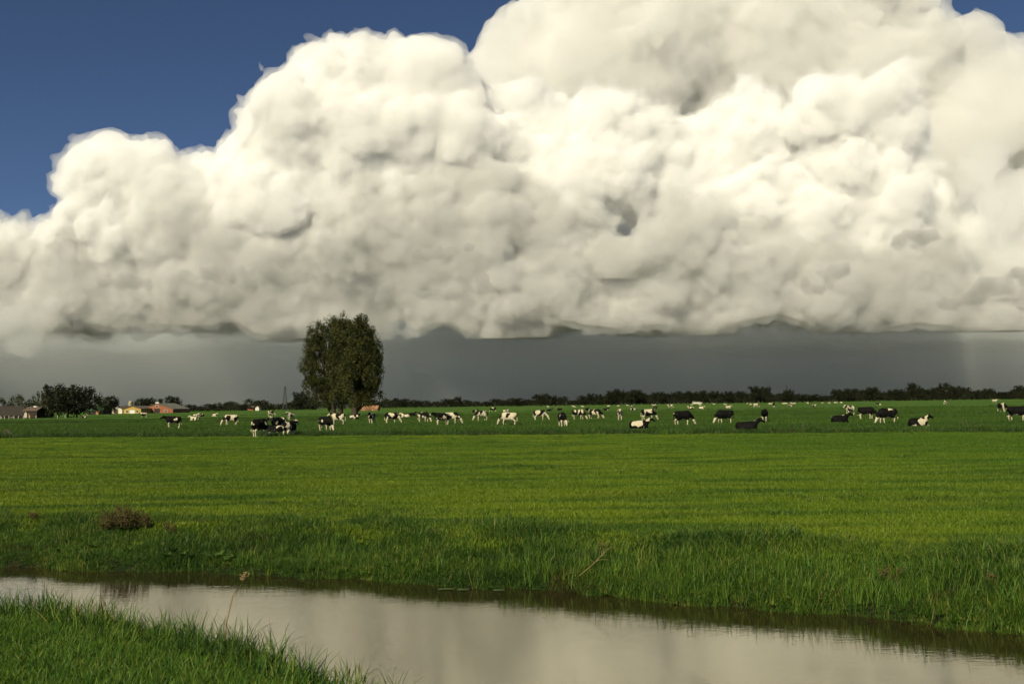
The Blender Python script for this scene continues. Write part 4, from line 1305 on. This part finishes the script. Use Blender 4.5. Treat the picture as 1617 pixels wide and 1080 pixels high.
def rosette(x, y, r, n, label, group):
    o = empty('leafy_plant', (x, y, gz(x, y)))
    for k in range(n):
        a = 6.28 * k / n + g.uniform(-0.3, 0.3)
        el = g.uniform(0.5, 1.6)
        mb = MB(); leaf_blade(mb, (0, 0, 0.0), (math.cos(a), math.sin(a), el), (0, 0, 1), r * g.uniform(0.7, 1.2), r * 0.38)
        mb.build('leaf', plant_green, o, True)
    return tag(o, label, 'plant', group)
for px, d in ((100, 0.35), (115, 0.45), (265, 0.3), (275, 0.5), (290, 0.3), (303, 0.2), (322, 0.35), (335, 0.2), (345, 0.3), (358, 0.2), (368, 0.35), (205, 0.7), (150, 0.8), (240, 0.9)):
    x, y = on_bank(px, d)
    rosette(x, y, g.uniform(0.13, 0.22), 9, 'bright green broad-leaved plant at the foot of the far bank', 'broad-leaved plants at the foot of the far bank')

# bent dead stalks caught in the reeds
def stalk(p0, p1, r0, label, group=None, twigs=0):
    o = empty('dead_stalk', p0)
    q = Vector(p1) - Vector(p0)
    MB().tube([(0, 0, 0), q * 0.5 + Vector((0, 0, -0.02)), q], [r0, r0 * 0.8, r0 * 0.4], 6).build('stem', straw, o, True)
    for k in range(twigs):
        u = 0.45 + 0.5 * k / twigs
        e = q * u + Vector(g.normal(0, 0.07, 3)) + q * 0.12
        MB().tube([q * u, e], [r0 * 0.4, r0 * 0.2], 4).build('twig', straw, o)
    return tag(o, label, 'stalk', group)
def bank_pt(px, d, up):
    x, y = on_bank(px, d)
    return Vector((x, y, gz(x, y) + up))
stalk(bank_pt(908, 0.05, 0.20), bank_pt(955, 0.25, 0.48), 0.008, 'straw-coloured dead branch leaning out of the reeds over the water', None, 8)
for a, b_, u in ((700, 712, 0.30), (742, 734, 0.36), (1265, 1255, 0.2), (1272, 1283, 0.22), (1452, 1460, 0.3), (1520, 1530, 0.2), (1545, 1535, 0.25), (1320, 1316, 0.3)):
    stalk(bank_pt(a, 0.0, 0.03), bank_pt(b_, 0.05, u * 0.8), 0.0035, 'thin pale dead reed stem bent at the foot of the far bank', 'bent dead reed stems')

# sedge spikes and tall stalks on the near bank
def near_spot(px, py, z):
    p = ground(px, py, z)
    return p
def spike(px, base_py, top_px, top_py, label, group, headlen=0.06, mat=cattail):
    p = ground(px, base_py, -0.31)
    p.z = gz(p.x, p.y)
    tp = at(top_px, top_py, p.y)
    o = empty('sedge_stalk', p)
    q = tp - p
    MB().tube([(0, 0, -0.05), q * 0.5 + Vector((0.01, 0, 0)), q], [0.0055, 0.0045, 0.003], 5).build('stem', straw, o, True)
    MB().tube([q - q.normalized() * headlen, q - q.normalized() * headlen * 0.6, q], [0.004, 0.0085, 0.003], 6).build('seed_spike', mat, o, True)
    return tag(o, label, 'stalk', group)
for px, b_, tpx, tpy in ((145, 985, 146, 945), (158, 990, 160, 953), (165, 992, 166, 949), (118, 985, 112, 952), (181, 995, 181, 954), (125, 985, 125, 960), (50, 968, 51, 944), (15, 962, 16, 942), (150, 990, 158, 957), (55, 970, 56, 948),
                         (548, 1085, 552, 1054), (563, 1088, 567, 1050), (576, 1090, 577, 1066), (532, 1082, 530, 1056)):
    spike(px, b_, tpx, tpy, 'thin stalk with a small brown seed spike on the near bank', 'seed stalks on the near bank')
# the tall dead flower stalk by the water
p = ground(354, 1030, -0.33)
o = empty('dead_flower_stalk', p)
def rel(px, py): return at(px, py, p.y) - p
MB().tube([rel(354, 1034), rel(357, 985), rel(368, 940), rel(385, 918)], [0.009, 0.0078, 0.0066, 0.0055], 6).build('stem', straw, o, True)
hd = MB()
c0 = rel(387, 911)
for k in range(34):
    d = Vector(g.standard_normal(3)).normalized()
    e = c0 + d * g.uniform(0.025, 0.06)
    hd.tube([rel(385, 918), e], [0.0025, 0.0018], 4)
    q = 0.012
    hd.add([e + Vector(v) * q for v in ((1, 0, 0), (-1, 0, 0), (0, 1, 0), (0, -1, 0), (0, 0, 1), (0, 0, -1))], [(0, 2, 4), (2, 1, 4), (1, 3, 4), (3, 0, 4), (2, 0, 5), (1, 2, 5), (3, 1, 5), (0, 3, 5)])
hd.build('flower_head', straw, o)
tag(o, 'tall dead flower stalk with a round straw-brown head above the water', 'stalk')
# broad flag-iris fans at the near edge
flag = blade_mat('flag_blade', 'bank', [(0, (0.018, 0.06, 0.012)), (0.6, (0.04, 0.11, 0.02)), (1.0, (0.08, 0.14, 0.03))])
for px, py, h in ((283, 1020, 0.5), (292, 1024, 0.42), (352, 1022, 0.35), (405, 1055, 0.42), (420, 1062, 0.4), (300, 1026, 0.3), (372, 1035, 0.35), (445, 1066, 0.36)):
    p = ground(px, py + 12, -0.33)
    o = empty('flag_leaf_fan', (p.x, p.y, gz(p.x, p.y) - 0.02), g.uniform(0, 3))
    for k in range(7):
        me = blades_mesh('blade', 1, 0.05, h * 0.6, h, 0.022, 0.35, g, 0.22, 5, flag)
        link('blade', me, None, o)
    tag(o, 'stiff fan of broad pointed leaves at the near water edge', 'plant', 'leaf fans at the near water edge')
# floating leaves
lily = plain('floating_leaf', (0.07, 0.11, 0.04), 0.4, 0.2, 10.0)
for px, py in ((710, 930), (732, 931), (788, 932), (848, 930), (700, 930.5)):
    p = ground(px, py, WATER)
    m = MB()
    n_ = 14; rr = g.uniform(0.06, 0.11)
    V = [(0, 0, 0.006)] + [(rr * math.cos(a) * (1.2 if k % 2 else 1.15), rr * math.sin(a), 0.004 + 0.004 * math.sin(3 * a)) for k, a in enumerate(np.linspace(0.25, 6.03, n_))]
    m.add(V, [(0, k, k + 1) for k in range(1, n_)])
    m.add([(x, y, z - 0.008) for x, y, z in V], [(0, k + 1, k) for k in range(1, n_)])
    o = m.build('floating_leaf', lily, None, True)
    o.location = (p.x, p.y, WATER + 0.006)
    tag(o, 'flat floating water-lily leaf near the far bank', 'leaf', 'floating leaves on the ditch')
